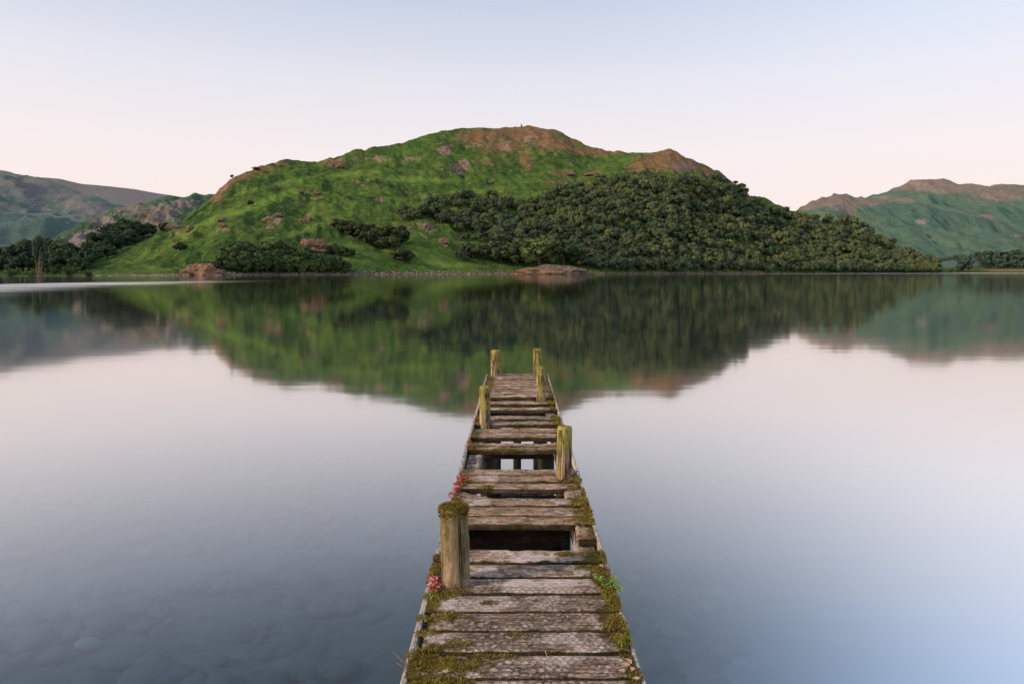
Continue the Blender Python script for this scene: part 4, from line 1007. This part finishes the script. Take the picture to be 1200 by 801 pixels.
# cushion sheet under the blades
gx = np.linspace(-0.485, 0.54, 206); gy = np.concatenate([np.arange(2.4, 6, 0.005), np.arange(6, 11.2, 0.012)])
CX, CY = np.meshgrid(gx, gy); D = moss_density(CX, CY); GZ_ = ground_z(CX, CY)
ok = (D > -0.03) & ~np.isnan(GZ_)
Zc = np.where(np.isnan(GZ_), 0, GZ_)-0.006+np.clip(D+0.03, 0, .7)*0.013+0.003*fbm(CX*120, CY*120, 2, 8)
i = np.arange(CX.size).reshape(CX.shape)
kq = ok[:-1, :-1] & ok[:-1, 1:] & ok[1:, 1:] & ok[1:, :-1]
Qc = np.stack([i[:-1, :-1][kq], i[:-1, 1:][kq], i[1:, 1:][kq], i[1:, :-1][kq]], 1)
used = np.unique(Qc); remap = np.zeros(CX.size, int); remap[used] = np.arange(len(used))
VM.append(np.stack([CX.ravel(), CY.ravel(), Zc.ravel()], 1)[used]); QM.append(remap[Qc]+off)
o = ob('moss', mesh_np('moss', np.concatenate(VM), np.concatenate(QM), True), moss_mat)
tag(o, 'patchy yellow brown moss growing along both edges of the jetty deck', 'moss', None, 'stuff')
# moss cap on the nearest post
n = 2600; rr = np.random.default_rng(8)
rad = np.sqrt(rr.uniform(0, 1, n))*0.0765; th = rr.uniform(0, 6.28, n)
x = np.cos(th)*rad; y = np.sin(th)*rad
front = np.clip((rad-0.062)/0.0145, 0, 1)
z = 0.403+0.013*(1-(rad/0.085)**2)-front*rr.uniform(0, 0.045, n)*np.clip(0.6-np.sin(th), 0, 1.6)
rs = 1+0.06*front; x *= rs; y *= rs
w = 0.003; t2 = rr.uniform(0, 6.28, n); bx = np.cos(t2)*w; by = np.sin(t2)*w
lx = x*0.10+rr.normal(size=n)*0.004; ly = y*0.10+rr.normal(size=n)*0.004; up = rr.uniform(0.005, 0.013, n)*(1-0.6*front)
V = np.stack([np.stack([x-bx, y-by, z-.006], 1), np.stack([x+bx, y+by, z-.006], 1), np.stack([x+lx+bx*.4, y+ly+by*.4, z+up], 1), np.stack([x+lx-bx*.4, y+ly-by*.4, z+up], 1)], 1).reshape(-1, 3)
V[:, 0] += -0.03*0.405
# dome under the blades
G = [(math.cos(f)*0.076*math.cos(t)-0.012, math.sin(f)*0.076*math.cos(t), 0.398+0.018*math.sin(t)) for t in np.linspace(0, 1.5, 7) for f in np.linspace(0, 2*math.pi, 25)[:-1]]
Qd = [[j*24+i_, j*24+(i_+1) % 24, (j+1)*24+(i_+1) % 24, (j+1)*24+i_] for j in range(6) for i_ in range(24)]
ob('moss_cap', mesh_np('moss_cap', np.concatenate([V, np.array(G)]), np.concatenate([np.arange(n*4).reshape(-1, 4), np.array(Qd)+n*4])), moss_mat, PO[0])

# ------------------------------------------------------------------ small plants
def leaf_quad(a, p, d, up, L, W, tint=.5, seg=3, droop=0.3):
    d = Vector(d).normalized(); side = d.cross(Vector(up)).normalized(); V = []; p = Vector(p)
    prof = [0.25, 1.0, 0.75, 0.05][:seg+1]
    for i in range(seg+1):
        f = i/seg; c = p+d*L*f+Vector((0, 0, -droop*L*f*f))
        V += [c-side*W*prof[i], c+side*W*prof[i]]
    a.add([v[:] for v in V], [[2*i, 2*i+1, 2*i+3, 2*i+2] for i in range(seg)], tint)
def leaf_mat(name, stops):
    m = Mat(name); v = m.math('ADD', m.math('MULTIPLY', m.attr('tint'), .7), m.math('MULTIPLY', m.noise(m.pos(), 80), .3))
    return m.finish(m.ramp(v, stops), 0.6, None, 0.25)
red = leaf_mat('stonecrop_red', [(0.2, (0.20, 0.03, 0.03)), (0.5, (0.48, 0.09, 0.085)), (0.8, (0.68, 0.25, 0.22))])
grn = leaf_mat('fresh_green', [(0.2, (0.06, 0.105, 0.012)), (0.5, (0.13, 0.21, 0.02)), (0.8, (0.26, 0.36, 0.05))])
straw = leaf_mat('dry_straw', [(0.2, (0.18, 0.09, 0.05)), (0.6, (0.42, 0.26, 0.16)), (0.9, (0.6, 0.42, 0.28))])

def stonecrop(label, pts, rad, n, seed):
    rr = random.Random(seed); a = Acc()
    bx_ = sum(p[0] for p in pts)/len(pts); by_ = sum(p[1] for p in pts)/len(pts)
    for k in range(n):
        c = rr.choice(pts); an = rr.uniform(0, 6.28); d = rad*math.sqrt(rr.random())
        p = (c[0]+math.cos(an)*d-bx_, c[1]+math.sin(an)*d*1.4-by_, 0.008+0.035*(1-d/rad)*rr.uniform(.4, 1.2))
        t = rr.uniform(0, 1); s = rr.uniform(0.008, 0.014)
        for j in range(6):
            f = j/6*6.28+rr.random()
            leaf_quad(a, p, (math.cos(f), math.sin(f), rr.uniform(0.3, 1.2)), (0, 0, 1), s, s*0.35, t, 3, 0.1)
        if rr.random() < .5: limb(a, (p[0], p[1], -0.005), p, 0.0015, 0.001, 5, 1)
    o = ob('stonecrop', a.mesh('stonecrop'), red, None, (bx_, by_, DECK)); return tag(o, label, 'plant')
stonecrop('larger red stonecrop spilling over the left edge beyond the near post', [px2deck(541, 560), px2deck(538, 568), px2deck(535, 575), px2deck(531, 582), px2deck(543, 564)], 0.042, 130, 1)
stonecrop('smaller red stonecrop at the foot of the near post', [px2deck(506, 683), px2deck(511, 686), px2deck(508, 690)], 0.038, 60, 2)
stonecrop('faint reddish stonecrop patch at the far left edge of the deck', [px2deck(548, 523), px2deck(552, 521)], 0.035, 22, 3)

def leafy(label, px, py, n, L, seed, name='leafy_plant'):
    rr = random.Random(seed); a = Acc(); X, Y = px2deck(px, py)
    for k in range(n):
        an = rr.uniform(0, 6.28); tl = rr.uniform(0.4, 1.4); h = rr.uniform(0.01, L*0.8)
        d = Vector((math.cos(an), math.sin(an), tl)).normalized(); ln = rr.uniform(.5, 1)*L
        base = Vector((rr.uniform(-.02, .02), rr.uniform(-.04, .04), -0.002))
        tip = base+d*ln
        limb(a, base, tip, 0.0013, 0.0009, 5, 2)
        for q in range(5):
            f = 0.35+0.65*q/4; c = base+d*ln*f; f2 = an+(1.2 if q % 2 else -1.2) if q < 4 else an
            leaf_quad(a, c, (math.cos(f2), math.sin(f2), .35), (0, 0, 1), rr.uniform(.018, .03), rr.uniform(.005, .008), rr.uniform(0.1, .9), 3, .4)
    o = ob(name, a.mesh(name), grn, None, (X, Y, DECK)); return tag(o, label, 'plant')
leafy('bright green leafy plant hanging over the right edge of the deck', 710, 684, 20, 0.075, 4)
leafy('tiny green sprout just outside the right edge beside the fascia board', 724, 690, 4, 0.03, 6, 'sprout')
def tuft(name, label, px, py, n, L, mat, seed, spread=.02, cat='grass tuft', lean=0):
    rr = random.Random(seed); a = Acc(); X, Y = px2deck(px, py)
    for k in range(n):
        an = rr.uniform(0, 6.28); d = (math.cos(an)*.45+lean, math.sin(an)*.45, 1)
        leaf_quad(a, (rr.uniform(-spread, spread), rr.uniform(-spread, spread), -0.004), d, (math.sin(an), .3, .2), L*rr.uniform(.5, 1.1), 0.0022, rr.uniform(.2, .95), 3, .35)
    o = ob(name, a.mesh(name), mat, None, (X, Y, DECK)); return tag(o, label, cat)
tuft('grass_tuft', 'bright grass tuft in the moss at the right edge of the near planks', 735, 755, 16, 0.075, grn, 1)
tuft('grass_tuft', 'small green grass tuft left of the bright tuft on the near planks', 724, 762, 9, 0.05, grn, 2)
tuft('grass_tuft', 'little green tuft on the left edge in front of the near post', 501, 703, 10, 0.06, grn, 3, .012)
tuft('dry_grass', 'reddish dry grass stems at the lower left corner of the deck', 477, 778, 12, 0.10, straw, 4, .03, 'dry grass', -.3)
tuft('dry_grass', 'thin dry stem on the right edge beside the big hole', 684, 657, 3, 0.05, straw, 5, .01, 'dry grass')
def dry_leaf(label, px, py, s, seed):
    rr = random.Random(seed); a = Acc(); X, Y = px2deck(px, py); an = rr.uniform(0, 6.28)
    for k in range(5):
        f = an+k*1.2+rr.uniform(-.3, .3)
        leaf_quad(a, (0, 0, .004), (math.cos(f), math.sin(f), rr.uniform(.1, .5)), (0, 0, 1), s*rr.uniform(.5, 1), s*.28, rr.uniform(.4, 1), 3, .3)
    o = ob('fallen_leaf', a.mesh('fallen_leaf'), straw, None, (X, Y, DECK+.006)); return tag(o, label, 'leaf', 'curled dry leaves on the deck')
for i, (px, py) in enumerate([(735, 781), (742, 786), (730, 788), (746, 797), (738, 776), (705, 664), (522, 789)]):
    dry_leaf('curled pale orange dry leaf lying on the mossy deck edge', px, py, .022, i)
def twig(label, pts, seed):
    a = Acc(); P = [px2deck(*p) for p in pts]; c = P[0]
    for p, q in zip(P[:-1], P[1:]): limb(a, (p[0]-c[0], p[1]-c[1], 0.004), (q[0]-c[0], q[1]-c[1], 0.006), 0.0022, 0.0014, 6, 2)
    o = ob('twig', a.mesh('twig'), straw, None, (c[0], c[1], DECK+.006)); return tag(o, label, 'twig')
twig('short pale forked twig lying on the second nearest plank', [(639, 765), (641, 771), (644, 777)], 1)
twig('long thin dry stem lying across two near planks', [(645, 766), (655, 763), (668, 758)], 2)
